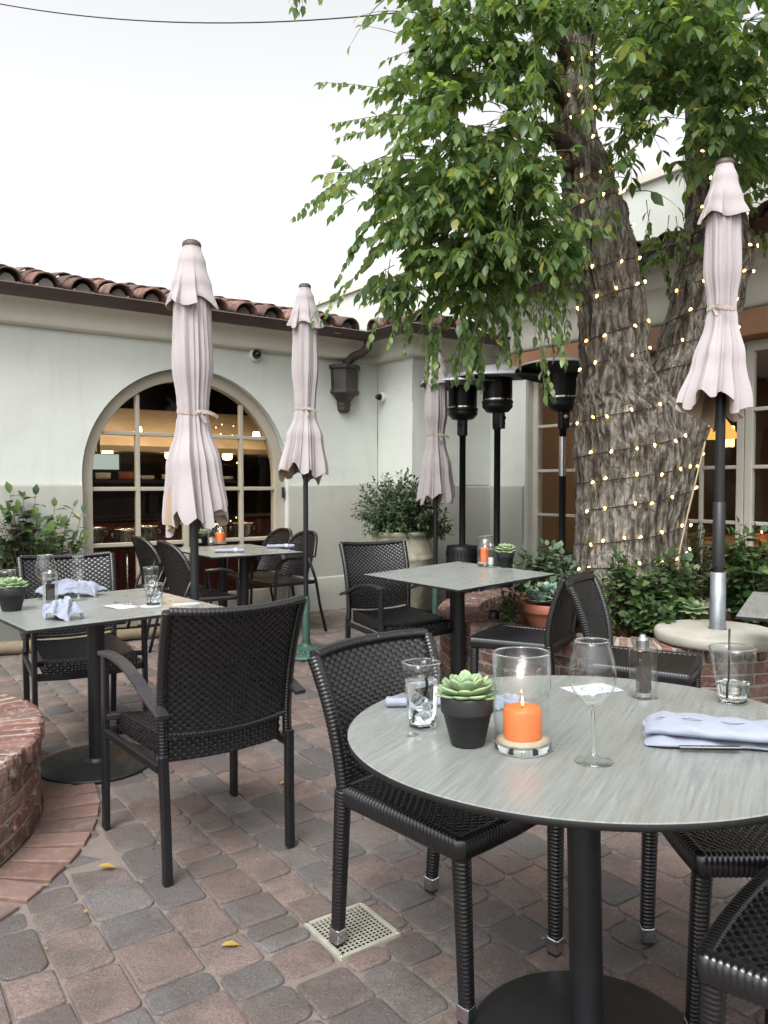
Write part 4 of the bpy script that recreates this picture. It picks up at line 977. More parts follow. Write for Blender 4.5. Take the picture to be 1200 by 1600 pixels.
def bark_mesh(rows, seed, na=190, burl=()):
    pth = limb_path(rows, 0); zs = [p.z for p, r in pth]; n = int((zs[-1]-zs[0])/.014); V_ = []; RID.clear()
    for j in range(n+1):
        z = zs[0]+(zs[-1]-zs[0])*j/n; i = max(q for q in range(len(zs)-1) if zs[q] <= z+1e-9); f = (z-zs[i])/(zs[i+1]-zs[i]); f2 = f*f*(3-2*f)
        c = pth[i][0].lerp(pth[i+1][0], f2); r = pth[i][1]*(1-f2)+pth[i+1][1]*f2
        for k in range(na):
            a = 2*PI*k/na; ca, sa = math.cos(a), math.sin(a); P = Vector((ca*r, sa*r, z))
            big = noise.noise(Vector((ca*1.1+seed, sa*1.1, z*.8)))*.10
            q = Vector((ca*r*26, sa*r*26, z*4.2+seed*7)); q += Vector((noise.noise(q*.35), noise.noise(q*.35+Vector((9,0,0))), 0))*.9
            rid = 1-abs(noise.noise(q)); rid = rid**2.2; rid = rid*.75+.25*(1-abs(noise.noise(q*2.3)))
            fin = noise.noise(Vector((ca*r*60, sa*r*60, z*22)))
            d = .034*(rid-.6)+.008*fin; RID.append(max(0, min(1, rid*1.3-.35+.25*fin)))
            for (bz, ba, br, bh) in burl:
                da = (a-ba+PI) % (2*PI)-PI; e = ((z-bz)/br)**2+(da*r/br)**2
                if e < 4: d += bh*math.exp(-e*1.3)*(1+.5*noise.noise(Vector((da*14, z*22, 3))))
            rr = r*(1+big)+d*min(1, r/.15)
            V_.append((c.x+rr*ca, c.y+rr*sa, z))
    V_ = np.array(V_); idx = np.arange(n*na).reshape(n, na); F = np.stack([idx, np.roll(idx, -1, 1), np.roll(idx, -1, 1)+na, idx+na], -1).reshape(-1, 4)
    return V_, F, pth
bz = lambda py: aty(980, py, TY).z-.33
V_, F_, TRP = bark_mesh(trunkrows, 1, 190, ((bz(600),-1.15,.12,.07),(bz(555),-1.9,.06,.045),(bz(585),-1.5,.10,.04),(bz(625),-.75,.1,.05),(bz(520),-.1,.05,.03),(bz(800),-2.9,.06,.04),(bz(380),-1.3,.12,.04)))
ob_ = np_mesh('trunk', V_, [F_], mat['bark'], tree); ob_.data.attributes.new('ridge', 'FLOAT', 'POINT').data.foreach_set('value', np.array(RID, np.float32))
V_, F_, LMP = bark_mesh(limbrows, 4, 150, ((bz(690),-1.4,.12,.04),(bz(610),-.2,.1,.03)))
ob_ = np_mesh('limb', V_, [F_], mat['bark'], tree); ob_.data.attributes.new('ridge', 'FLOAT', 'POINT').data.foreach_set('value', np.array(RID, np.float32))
# smaller limbs up in the crown
m = MB()
def branch(a, b, r0, r1, sag, sd_):
    rr = random.Random(sd_); pts = []
    for k in range(13):
        q = k/12; p = a.lerp(b, q); p.z += sag*math.sin(PI*q); p += Vector((noise.noise(Vector((q*3, sd_, 0))), noise.noise(Vector((q*3, sd_, 5))), 0))*.08; pts.append(p)
    m.tube(pts, [r0*(1-q/12)+r1*q/12 for q in range(13)], 10)
tl_ = Vector((tb.x, tb.y, .33))
for i, (p0, p1, r0, r1, sg) in enumerate([((905,250,-.05),(700,300,-.5),.07,.012,.3),((900,190,0),(640,80,-.6),.06,.01,.25),((900,120,.1),(760,-60,-.9),.06,.01,.2),((1100,220,.3),(1180,120,-.6),.05,.01,.2),((905,60,.1),(1000,-60,-.8),.05,.01,.1),((915,270,-.05),(800,430,-.55),.05,.01,.3),((1096,150,.35),(980,60,-.5),.045,.01,.2),((1090,60,.4),(1230,-40,-.3),.045,.01,.2)]):
    branch(aty(p0[0], p0[1], TY+p0[2])-tl_, aty(p1[0], p1[1], TY+p1[2])-tl_, r0, r1, sg, i)
m.build('branch', mat['bark'], tree)
# crown
def open_air(p):                      # gaps in the crown: before the bare limb and at the sky holes
    x, y = 600+FPX*p.x/p.y, 757-FPX*(p.z-H)/p.y
    if p.y < tb.y-.1 and 60 < y < 345:
        lx = 900 if y < 230 else 900+(y-230)*.3
        if abs(x-lx) < 46: return random.random() < .74
    for hx, hy, hr in ((1045,200,34),(1036,312,48),(1010,250,24),(590,60,40),(570,100,40),(1165,30,20),(775,185,20)):
        if (x-hx)**2+(y-hy)**2 < hr*hr: return random.random() < .9
    return False
LP, LD, LN, LS = [], [], [], []; tw = MB()
def spray(p, d, L, droop, leaf, dens=.042, seed=0, hang=.55):
    d = d.normalized(); v = d.copy(); q = p.copy(); n = max(3, int(L/dens)); pts = [q.copy()]
    for k in range(n):
        v = (v+Vector((random.uniform(-.05,.05), random.uniform(-.05,.05), -droop*dens/.1)))
        v.normalize(); q = q+v*dens; pts.append(q.copy())
        if k < 1: continue
        side = v.cross(Vector((0,0,1)))
        if side.length < .15: side = Vector((math.cos(k*2.4), math.sin(k*2.4), 0))
        side.normalize(); s = 1 if k % 2 else -1
        if open_air(q): continue
        for ss in ((s,) if random.random() < .35 else (s, -s)):
            dd = side*ss*random.uniform(.35,.75)+v*random.uniform(.25,.6)+Vector((0,0,-hang*random.uniform(.4,1.4)))
            dd += Vector((random.gauss(0,.12), random.gauss(0,.12), random.gauss(0,.12)))
            nn = Vector((0,0,1))*random.uniform(.3,1)+side*ss*.5+Vector((random.gauss(0,.3), random.gauss(0,.3), 0))-v*.2
            sz = leaf*random.uniform(.55,1.25)*(1-.35*(k/n)**3)
            LP.append(q[:]); LD.append(dd[:]); LN.append(nn[:]); LS.append(sz)
    LP.append(q[:]); LD.append((v+Vector((0,0,-.3)))[:]); LN.append((0.1,0,1)); LS.append(leaf*.9)
    st = max(1, len(pts)//5); tp = pts[::st]+([pts[-1]] if (len(pts)-1) % st else [])
    tw.tube(tp, [.0035*(1-.75*i/(len(tp)-1)) for i in range(len(tp))], 4, caps=False)
BLOBS = [ # px, py, distance, half sizes (x, y, z) in metres, number of sprays
 (720,60,5.2,.42,.5,.36,70),(650,130,5.2,.2,.3,.24,20),(810,90,5.0,.42,.5,.4,75),(960,60,4.8,.45,.5,.36,75),(1090,40,4.8,.45,.6,.36,75),(1180,130,4.9,.3,.5,.36,45),
 (1060,140,4.9,.36,.4,.2,34),(720,230,5.0,.33,.5,.33,58),(810,230,4.9,.3,.4,.33,48),(690,330,5.0,.28,.4,.28,40),(760,340,4.9,.33,.4,.33,50),(835,320,4.9,.22,.4,.28,34),
 (700,420,5.0,.30,.35,.25,38),(780,420,4.9,.27,.3,.24,34),(850,390,4.95,.14,.25,.2,15),(625,405,5.0,.12,.2,.2,7),(965,285,4.95,.22,.25,.17,20),(1030,390,5.6,.16,.25,.12,7),
 (1180,290,5.7,.14,.4,.26,22),(1090,250,5.2,.24,.4,.16,20),(1170,220,5.5,.25,.35,.25,26),(1185,340,5.9,.14,.25,.18,14),(1000,90,5.6,.4,.3,.3,34),(560,300,5.0,.10,.2,.10,5),(985,190,4.9,.28,.35,.22,26),(870,180,5.0,.2,.2,.26,14),(930,320,4.85,.16,.2,.1,8),(1130,200,4.8,.2,.3,.2,16),
 (720,-130,5.2,.6,.8,.5,28),(900,-150,5.0,.6,.9,.5,28),(1090,-150,4.9,.7,.9,.5,34),(1250,0,5.0,.4,.9,.7,36),(1000,-20,6.4,.8,.5,.5,30),(820,20,6.2,.6,.4,.5,14),(1150,60,6.4,.5,.4,.5,36)]
for (px, py, Y, rx, ry, rz, n) in BLOBS:
    c = aty(px, py, Y)
    for k in range(int(n*1.9)):
        a = random.uniform(0, 2*PI); cz = random.uniform(-1, 1); rad = random.random()**(1/2.6); s = math.sqrt(1-cz*cz)
        o_ = Vector((rx*s*math.cos(a), ry*s*math.sin(a), rz*cz))*rad; p = c+o_
        out = Vector((o_.x/max(rx,.1), o_.y/max(ry,.1)-.25, 0)); d = out+Vector((random.gauss(0,.5), random.gauss(0,.5), random.uniform(-.25,.35)))
        if open_air(p) or open_air(p+d.normalized()*.25): continue
        spray(p, d, random.uniform(.16,.42), random.uniform(.10,.34), random.uniform(.085,.125))
# single sprays that stand out against the sky and the wall
for (x0, y0, x1, y1, Y, L, dr, lf) in [(650,150,520,118,4.9,.62,.03,.075),(645,178,520,178,5.0,.55,.03,.08),(640,200,530,200,4.95,.5,.05,.08),(610,240,450,300,4.8,.75,.05,.085),(650,250,520,262,4.9,.6,.05,.085),(600,255,470,305,4.8,.62,.07,.08),(640,260,560,300,4.9,.4,.1,.08),(640,60,560,20,4.9,.35,.1,.08),(650,20,570,5,4.9,.4,.1,.09),
   (690,150,560,150,5.1,.5,.1,.085),(445,-70,452,10,4.4,.42,.1,.085),(470,-60,480,0,4.4,.36,.1,.08),(500,-70,498,0,4.5,.3,.1,.08),(590,330,500,430,4.9,.55,.12,.075),(600,380,520,440,5.0,.5,.16,.075),(560,430,486,470,5.0,.42,.2,.07),(620,440,575,500,4.9,.45,.2,.075),(500,470,480,520,5.0,.18,.2,.07),(640,450,600,540,5.0,.4,.2,.075),
   (1200,95,940,215,4.6,1.05,.02,.09),(1200,150,1010,165,4.6,.8,.03,.09),(830,40,850,200,4.3,.6,.1,.10),(905,60,920,180,4.3,.55,.1,.10),(600,0,530,60,4.9,.4,.1,.085)]:
    a, b_ = aty(x0, y0, Y), aty(x1, y1, Y-.15); spray(a, b_-a, L, dr, lf, .04)
for (px, py, Y, L) in [(690,500,4.9,.42),(675,520,5.0,.34),(705,540,4.9,.28),(660,480,5.0,.3),(725,490,4.9,.42),(745,500,4.8,.40),(735,470,4.9,.5),(765,470,4.9,.40),(790,460,4.8,.5),(782,480,4.9,.34),(810,470,4.8,.36),(840,440,4.8,.46),(856,430,4.8,.52),(868,420,4.7,.44),(850,540,4.6,.3),(858,480,4.6,.42),(620,430,5.0,.34),(640,440,5.0,.4),(600,420,5.0,.3),(880,400,4.8,.36),(895,360,4.75,.3),(1000,400,5.6,.26),(1035,400,5.7,.3),(1050,330,5.6,.3),(1010,320,5.2,.2),(795,300,4.5,.4),(800,220,4.4,.4),(815,330,4.5,.36),(1175,330,5.7,.4),(1190,330,5.7,.42),(760,520,4.85,.22)]:
    for e in range(2): spray(aty(px+random.uniform(-6,6), py+random.uniform(-8,8), Y), Vector((random.gauss(0,.25), random.gauss(-.1,.25), -.8)), L*random.uniform(.8,1.1), .35, random.uniform(.07,.088), .036, hang=.8)
P_ = np.array(LP)-np.array([tb.x, tb.y, .33])
print('tree leaves', len(P_))
cr = leaves('crown', P_, LD, LN, LS, np.random.default_rng(3).uniform(.44,.66,len(LP)), mat['leaf'], tree)
tw.v = [(x-tb.x, y-tb.y, z-.33) for x, y, z in tw.v]; tw.build('twig', mat['twig'], tree)

# string lights wound round trunk and limbs
BULB = MB(); BULB.lathe([(.001,-.013),(.0045,-.010),(.0085,.004),(.0075,.010),(.001,.012)], 8)
bulb_mesh = None
def string_light(label, pth, z0, z1, pitch, nb, seed, off=.014, amin=-2.9, amax=-.25):
    global bulb_mesh
    t = thing('string_light', label, 'string lights', (tb.x, tb.y, .33), group='warm string lights wound round the tree'); rr = random.Random(seed); zs = [p.z for p, r in pth]
    def at(z, a):
        z = max(zs[0], min(zs[-1]-1e-6, z)); i = max(q for q in range(len(zs)-1) if zs[q] <= z+1e-9); f = (z-zs[i])/(zs[i+1]-zs[i]); c = pth[i][0].lerp(pth[i+1][0], f); r = pth[i][1]*(1-f)+pth[i+1][1]*f
        big = noise.noise(Vector((math.cos(a)*1.1+seed, math.sin(a)*1.1, z*.8)))*.10; rad = r*(1+big)+off; return Vector((c.x+rad*math.cos(a), c.y+rad*math.sin(a), z))
    N = int((z1-z0)/pitch*48); pts = []; slant = .16
    for k in range(N+1):
        q = k/48; a = 2*PI*q; z = z0+pitch*q+slant*.45*math.sin(a+1.2)*.5+.02*math.sin(a*.37+seed); pts.append(at(z, a))
    m = MB(); m.tube(pts, .0032, 5); m.build('wire', mat['wire'], t)
    vis = [i for i in range(len(pts)) if amin < ((i/48*2*PI+PI) % (2*PI))-PI < amax]
    st = max(1, len(vis)/nb); k = 0.0
    while k < len(vis):
        i = vis[int(k)]; p = pts[i]; a = i/48*2*PI; o_ = Vector((math.cos(a), math.sin(a), 0)); pos = p+o_*.012+Vector((0,0,rr.uniform(-.012,.022)))
        if bulb_mesh is None: ob = BULB.build('bulb', mat['bulb'], t); bulb_mesh = ob.data
        else: ob = bpy.data.objects.new('bulb', bulb_mesh); col.objects.link(ob); ob.parent = t
        ob.location = pos; ob.rotation_euler = (rr.uniform(-.9,.9), rr.uniform(-.9,.9), 0); k += st*rr.uniform(.7,1.3)
string_light('warm string lights wound round the thick trunk below the fork', TRP[:8], bz(905), bz(640), .205, 40, 1)
string_light('warm string lights wound round the left limb above the fork', TRP, bz(600), bz(80), .21, 40, 1)
string_light('warm string lights wound round the dark right limb behind the umbrella', LMP, bz(650), bz(150), .2, 30, 4)
string_light('warm string lights winding round the right root side of the trunk', LMP, bz(760), bz(660), .2, 9, 4)
m = MB(); m.tube([aty(px, py, TY-.36+dy) for px, py, dy in ((1018,610,.12),(1030,560,.2),(1058,640,.06),(1100,655,.1),(1102,690,.12),(1085,760,.12),(1075,800,.06),(1062,860,.02),(1058,900,0),(1056,960,0))][4:], .006, 6)
tag(m.build('power_cord', mat['beige_cord']), 'pale beige power cord running down the right side of the trunk', 'cord')

# ------------------------------------------------------------------ shrubs and bedding plants
def shrub(name, label, cat, base, c, rad, nst, lf, m, per=9, seed=0, parent_loc=True, hang=.15, asp=1.0, spread=.9, group=None, stem_r=.004, top_bias=0.0, whorl=False, extra=None):
    # base: ground point; c: crown centre relative to base; rad: half sizes
    t = thing(name, label, cat, base, group=group); rr = random.Random(seed); P, D, N, S = [], [], [], []; st = MB(); c = Vector(c)
    for k in range(nst):
        a = rr.uniform(0, 2*PI); cz = rr.uniform(-.75, 1); q = rr.random()**.45; s = math.sqrt(max(0, 1-cz*cz))
        tip = c+Vector((rad[0]*s*math.cos(a), rad[1]*s*math.sin(a), rad[2]*cz))*q
        root = Vector((c.x*.3+rr.uniform(-.3,.3)*rad[0], c.y*.3+rr.uniform(-.3,.3)*rad[1], 0)); mid = root.lerp(tip, .55)+Vector((0,0,.12*rad[2]))
        pts = []
        for i in range(7): u = i/6; pts.append(root*(1-u)**2+mid*2*u*(1-u)+tip*u*u)
        st.tube(pts, [stem_r*(1-.75*i/6) for i in range(7)], 5, caps=False)
        L0 = max(.25, 1-per*lf*.55/max(.05, (tip-root).length))
        for i in range(per):
            u = L0+(1-L0)*(i+.5)/per; p = root*(1-u)**2+mid*2*u*(1-u)+tip*u*u; tan = ((mid-root)*(1-u)+(tip-mid)*u).normalized()
            ph = i*2.4+k if not whorl else i*PI/2+(PI/4 if i % 2 else 0); sd_ = tan.cross(Vector((.3,.2,1))).normalized(); sd_ = rot_about(sd_, tan, ph)
            d = sd_*spread+tan*.55+Vector((0,0,-hang))+Vector((rr.gauss(0,.12), rr.gauss(0,.12), rr.gauss(0,.12)))
            P.append(p[:]); D.append(d[:]); N.append((tan*.8+Vector((0,0,.6))+Vector((rr.gauss(0,.25), rr.gauss(0,.25), 0)))[:]); S.append(lf*rr.uniform(.65,1.2))
        P.append(tip[:]); D.append((tan+Vector((0,0,-.1)))[:]); N.append((.2,-.3,1)); S.append(lf*rr.uniform(.6,1))
    leaves('foliage', P, D, N, S, asp, m, t); st.build('stem', mat['stem'], t); return t
b = LW(-2.92, .23, .03); shrub('camellia_shrub', 'glossy leaved shrub growing against the left wall beside the arched window', 'shrub', b, (0.02,0,.80), (.40,.24,.52), 74, .115, mat['leaf_cam'], 6, 5, hang=.35, asp=.72, stem_r=.006)
b = LW(-3.62, .23, .03); shrub('camellia_shrub', 'second glossy shrub, only its branch tips reaching in at the left edge', 'shrub', b, (.02,0,.85), (.34,.22,.42), 26, .115, mat['leaf_cam'], 6, 6, hang=.35, asp=.72, stem_r=.006)
# urn
ux, uy = (625-600)/1200*7.3, 7.3
t = thing('stone_urn', 'large mossy stone urn standing in the wall corner behind the middle table', 'urn', (ux, uy, 0))
m = MB(); m.lathe([(.20,0),(.205,.02),(.24,.15),(.285,.32),(.315,.44),(.322,.465),(.330,.475),(.330,.495),(.323,.505),(.325,.58),(.33,.595),(.334,.605),(.33,.625),(.322,.635),(.315,.66),(.285,.76),(.262,.805),(.275,.815),(.285,.835),(.28,.855),(.255,.86),(.24,.84),(.235,.79)], 72, cap0=True, fn=lambda a, z: 1+.006*math.sin(3*a+z*9)); m.build('body', mat['urn'], t)
m = MB(); m.lathe([(.001,.80),(.24,.79)], 24); m.build('soil', mat['soil'], t)
shrub('olive_shrub', 'dense round shrub with small narrow leaves growing out of the stone urn', 'shrub', (ux, uy, .80), (.0,0,.27), (.47,.42,.37), 460, .052, mat['leaf_olive'], 13, 9, hang=.0, asp=.55, spread=.8, stem_r=.0025)
shrub('olive_shrub', 'low trailing part of the urn planting beside the umbrella pole', 'shrub', (ux+.16, uy-.03, .84), (.20,0,.05), (.16,.2,.14), 60, .05, mat['leaf_olive'], 9, 10, hang=.0, asp=.5, spread=.8, stem_r=.0025)
# the bed round the tree
SZ = .36
def bed(px, py, Y): p = aty(px, py, Y); return Vector((p.x, p.y, SZ))
gbed = 'plants in the bed round the tree'
def plant(label, px, Y, w_, h, n, lf, mt, per, seed, **kw):
    b = bed(px, 900, Y); return shrub(kw.pop('name', 'bed_plant'), label, 'plant', b, (0,0,h*.56), (w_, w_*.85, h*.5), n, lf, mt, per, seed, group=gbed, **kw)
plant('bushy grey-green herb behind the bowl, left of the trunk', 850, 5.45, .23, .50, 120, .062, mat['leaf_grey'], 9, 31, hang=.25)
plant('thin upright herb with yellowing leaves at the left end of the planter', 797, 4.85, .085, .36, 26, .05, mat['leaf_bed'], 9, 32, asp=.6, hang=.3)
plant('light green plant climbing in front of the trunk base', 985, 4.72, .20, .54, 80, .066, mat['leaf_bed'], 8, 33, hang=.25)
plant('dense green plant between trunk and concrete base', 1050, 4.75, .22, .52, 110, .062, mat['leaf_bed'], 9, 34, hang=.3)
plant('low bright green plant spilling over the bricks beside the concrete base', 1025, 4.52, .11, .26, 40, .055, mat['leaf_bed'], 7, 35, hang=.4)
plant('tall leafy shrub right of the umbrella pole, against the doors', 1165, 4.95, .26, .66, 110, .075, mat['leaf_cam'], 8, 36, hang=.3)
plant('dark rosemary-like shrub right behind the trunk', 1082, 5.5, .14, .66, 90, .045, mat['leaf_olive'], 12, 37, asp=.4, hang=0)
plant('small yellow-green seedling behind the two touching chair backs', 938, 4.55, .07, .24, 18, .07, mat['leaf_bed'], 6, 38, hang=.5)
plant('leafy plant at the far right of the bed above the bricks', 1192, 4.75, .14, .44, 44, .07, mat['leaf_bed'], 8, 39, hang=.4)
plant('grey herb hugging the left foot of the trunk', 905, 5.1, .14, .38, 60, .058, mat['leaf_grey'], 8, 40, hang=.3)
ROS = np.array([[0,0,0],[-.22,.3,.02],[0,.3,-.09],[.22,.3,.02],[-.27,.66,.05],[0,.68,-.06],[.27,.66,.05],[0,1,.06]], float)
def rosette(t, name, c, r, rings, m, seed, flat=.25):
    rr = random.Random(seed); P, D, N, S, A = [], [], [], [], []
    for i, (n, el, l) in enumerate(rings):
        for k in range(n):
            a = 2*PI*(k+.5*(i % 2)+rr.uniform(-.08,.08))/n; e = el+rr.uniform(-.08,.08); d = Vector((math.cos(a)*math.cos(e), math.sin(a)*math.cos(e), math.sin(e)))
            P.append((c[0]+d.x*r*.05, c[1]+d.y*r*.05, c[2]+r*flat*.3*i/len(rings))); D.append(d[:]); N.append((-math.cos(a)*math.sin(e), -math.sin(a)*math.sin(e), math.cos(e))); S.append(r*l*rr.uniform(.93,1.05)); A.append(1.0)
    o = leaves(name, P, D, N, S, A, m, t, T_=ROS); s = o.modifiers.new('s', 'SUBSURF'); s.levels = 1; s.render_levels = 1
    sd_ = o.modifiers.new('t', 'SOLIDIFY'); sd_.thickness = r*.045; sd_.offset = -1; return o
def bowl(label, px, Y, r, h, seed):
    b = bed(px, 900, Y); t = thing('terracotta_bowl', label, 'planter pot', b, group='terracotta bowls in the planter')
    m = MB(); m.lathe([(r*.55,-.03),(r*.62,.0),(r*.86,h*.55),(r*.93,h*.68),(r*.98,h*.70),(r,h*.74),(r,h*.97),(r*.97,h),(r*.92,h),(r*.9,h*.8)], 56); m.build('bowl', mat['terra'], t)
    m = MB(); m.lathe([(.001,h*.88),(r*.91,h*.82)], 24); m.build('soil', mat['soil'], t); return t, b+Vector((0,0,h*.86))
t, p = bowl('weathered terracotta bowl of grey succulents behind the dark chair', 862, 4.88, .195, .19, 1)
s = thing('grey_succulent', 'clump of pointed grey-green succulents in the weathered bowl', 'plant', p)
for i, (x, y, r) in enumerate([(-.07,-.04,.10),(.04,-.07,.11),(-.02,.05,.12),(.1,.03,.10),(-.12,.04,.08)]): rosette(s, 'rosette', (x, y, .03+.02*(i % 3)), r, [(7,.25,1),(7,.7,.9),(5,1.15,.7)], mat['succ2'], 50+i)
t, p = bowl('shallow red terracotta bowl behind the galvanised sleeve', 1098, 4.62, .17, .10, 2)
s = thing('green_rosette_succulent', 'pale green rosette succulent standing tall in the red bowl', 'plant', p+Vector((-.055,0,0)))
rosette(s, 'rosette', (0,0,.10), .095, [(8,-.2,1),(8,.2,1),(7,.6,.85),(5,1.1,.6)], mat['succ'], 61); m = MB(); m.tube([(0,0,-.02),(0,0,.11)], .012, 8); m.build('stem', mat['stem'], s)
t, p = bowl('small orange terracotta pot behind the yellowing herb', 826, 5.15, .09, .20, 3)
sp = aty(772, 925, 5.0); t = thing('garden_spotlight', 'small black garden spotlight on the planter soil beside the brick coping', 'lamp', (sp.x, sp.y, SZ-.03))
m = MB(); m.lathe([(.012,0),(.012,.05),(.03,.06),(.036,.08),(.036,.14),(.032,.145),(.03,.13),(.001,.13)], 18, cap0=True); m.build('lamp_body', mat['black'], t)
# fallen leaves and litter
def fallen(label, px, py, s, yaw, c=None):
    p = onz(px, py, .0); t = leaves('fallen_leaf', [(0,0,0)], [(1,0,.02)], [(0,0,1)], [s], .52, mat['leaf_yellow'], None, (p.x, p.y, .007)); t.rotation_euler = (R(2), R(-2), yaw); t['x'] = 0; del t['x']
    tag(t, label, 'leaf', 'yellow leaves fallen on the pavers')
fallen('curled yellow leaf left of the armchair leg, by the brick border', 152, 1357, .062, .1); fallen('yellow leaf lying on red pavers left of the drain', 345, 1481, .055, .2)
fallen('yellow leaf between the armchair and the round table chair', 438, 1228, .05, 1.2); fallen('tiny yellow leaf on the edge of the brick border', 66, 1387, .02, .6)
fallen('small folded yellow leaf on a grey paver below the brick border', 133, 1430, .026, 1.9); fallen('tiny yellow fleck of leaf near the bottom left corner', 68, 1486, .014, .3)
fallen('small round yellow leaf behind the round table column', 845, 1471, .02, .5); fallen('small yellow leaf on far pavers before the green base', 483, 1106, .03, .2); fallen('pale leaf on pavers behind the mullioned table legs', 270, 1045, .04, .4)

P_l, D_l, N_l, S_l = [], [], [], []; rr = random.Random(77)
for k in range(260):
    if k < 120: q = LW(rr.uniform(tr+.05, TI-.1), .04+abs(rr.gauss(0,.09)), .004)
    elif k < 170: a = rr.uniform(2.6, 4.4); q = PL_C+Vector((math.cos(a), math.sin(a), 0))*(PL_R+.03+abs(rr.gauss(0,.08))); q.z = .004
    else: q = Vector((rr.uniform(-2.4,1.4), rr.uniform(1.9,6.4), .004))
    if k >= 170 and inside_ring(q, PL_C, PL_R): continue
    P_l.append(q[:]); a = rr.uniform(0, 6.28); D_l.append((math.cos(a), math.sin(a), .1)); N_l.append((rr.gauss(0,.2), rr.gauss(0,.2), 1)); S_l.append(rr.uniform(.008,.022) if k >= 170 else rr.uniform(.01,.035))
mat['litter'] = m_leaf('dry_leaf_bits', [(0,C3(96,78,54)),(.5,C3(140,116,74)),(1,C3(170,146,92))], .1, .7)
tag(leaves('leaf_litter', P_l, D_l, N_l, S_l, .6, mat['litter']), kind='stuff')
# ------------------------------------------------------------------ things on the tables
def wall_lathe(mb, outer, inner, seg=40, m=0, fn=None, T=None):
    # closed glass body: outer profile up, rim, inner profile down
    mb.lathe([(.0005, outer[0][1])]+outer+inner[::-1]+[(.0005, inner[0][1])], seg, m=m, fn=fn, T=T)
def sq(a, z): return 1.0/max(abs(math.cos(a-.5))**4+abs(math.sin(a-.5))**4, 1e-6)**.25
def tumbler(key, label, px, py, h, rb, rt, water=.7, square=0.0, straw=None, yaw=0, group='water glasses on the tables', ice=0):
    t = put(key, 'water_glass', label, 'glass', px, py, yaw, group); fn = (lambda a, z: 1+square*(sq(a, z)-1)) if square else None
    th = .0028; ro = lambda z: rb+(rt-rb)*(z/h)
    m = MB(); wall_lathe(m, [(rb*.9,0),(rb,.003)]+[(ro(h*k/8), h*k/8) for k in range(1, 9)], [(rb-th-.002,.013)]+[(ro(h*k/8)-th, h*k/8) for k in range(1, 9)], 48, fn=fn); m.build('tumbler', mat['thin'], t); m = MB(); m.lathe([(.001,.001),(rb*.93,.001),(rb*.96,.005),(rb*.9,.012),(.001,.012)], 40, fn=fn); m.build('glass_foot', mat['glass'], t); m = MB(); m.tube([((rt-th/2)*(fn(2*PI*i/56, h) if fn else 1)*math.cos(2*PI*i/56), (rt-th/2)*(fn(2*PI*i/56, h) if fn else 1)*math.sin(2*PI*i/56), h) for i in range(56)], th*.5, 6, closed=True); m.build('rim', mat['glass'], t)
    if water:
        zt = .014+(h-.014)*water; m = MB(); g_ = th+.0006
        m.lathe([(.0005,.0142),(ro(.014)-g_-.002,.0142)]+[(ro(.014+(zt-.014)*k/6)-g_, .014+(zt-.014)*k/6) for k in range(1, 7)]+[(.0005, zt)], 48, fn=fn); m.build('water', mat['water'], t)
    if straw:
        (x0, y0), (x1, y1, z1) = straw; s = MB(); s.tube([(x0,y0,.017),(x1,y1,z1)], .0028, 10); c, n, q = TABLES[key]
        o = s.build('straw', mat['straw']); o.location = t.location; o.rotation_mode = 'QUATERNION'; o.rotation_quaternion = t.rotation_quaternion
        tag(o, 'thin black straw leaning in the '+straw_where.pop(0), 'straw')
    for k in range(ice):
        m = MB(); T_ = Matrix.Translation((random.uniform(-.3,.3)*rb, random.uniform(-.3,.3)*rb, .03+.018*k)) @ Matrix.Rotation(random.uniform(0,3), 4, Vector((random.random(), random.random(), 1))); m.box(-.012,.012,-.012,.012,-.012,.012, T_); bev(m.build('ice_cube', mat['ice'], t), .004, 2)
    return t
straw_where = ['full glass beside the succulent pot', 'nearly empty tumbler at the right', 'rear glass at the right corner of the left table', 'front icy glass of the left table']
def leafpot(key, label, slabel, px, py, h, rt, r, seed, yaw=0):
    t = put(key, 'plant_pot', label, 'plant pot', px, py, yaw, 'small black pots on the tables'); rb = rt*.64
    m = MB(); m.lathe([(rb-.004,0),(rb,.003),(rt*.93,h*.66),(rt*.985,h*.665),(rt,h*.68),(rt*1.02,h*.97),(rt*1.0,h),(rt*.9,h),(rt*.87,h*.8)], 48, cap0=True); m.build('pot', mat['pot'], t)
    m = MB(); m.lathe([(.001,h*.88),(rt*.88,h*.86)], 24); m.build('soil', mat['soil'], t)
    c, n, q = TABLES[key]; s = thing('rosette_succulent', slabel, 'succulent', t.location+n*(h*.88), quat=tq(key, yaw), group='succulents in the small pots')
    rosette(s, 'rosette', (0,0,.008), r, [(10,.12,1.0),(9,.38,.95),(8,.68,.82),(6,.98,.62),(4,1.25,.42)], mat['succ'], seed, .8); return t
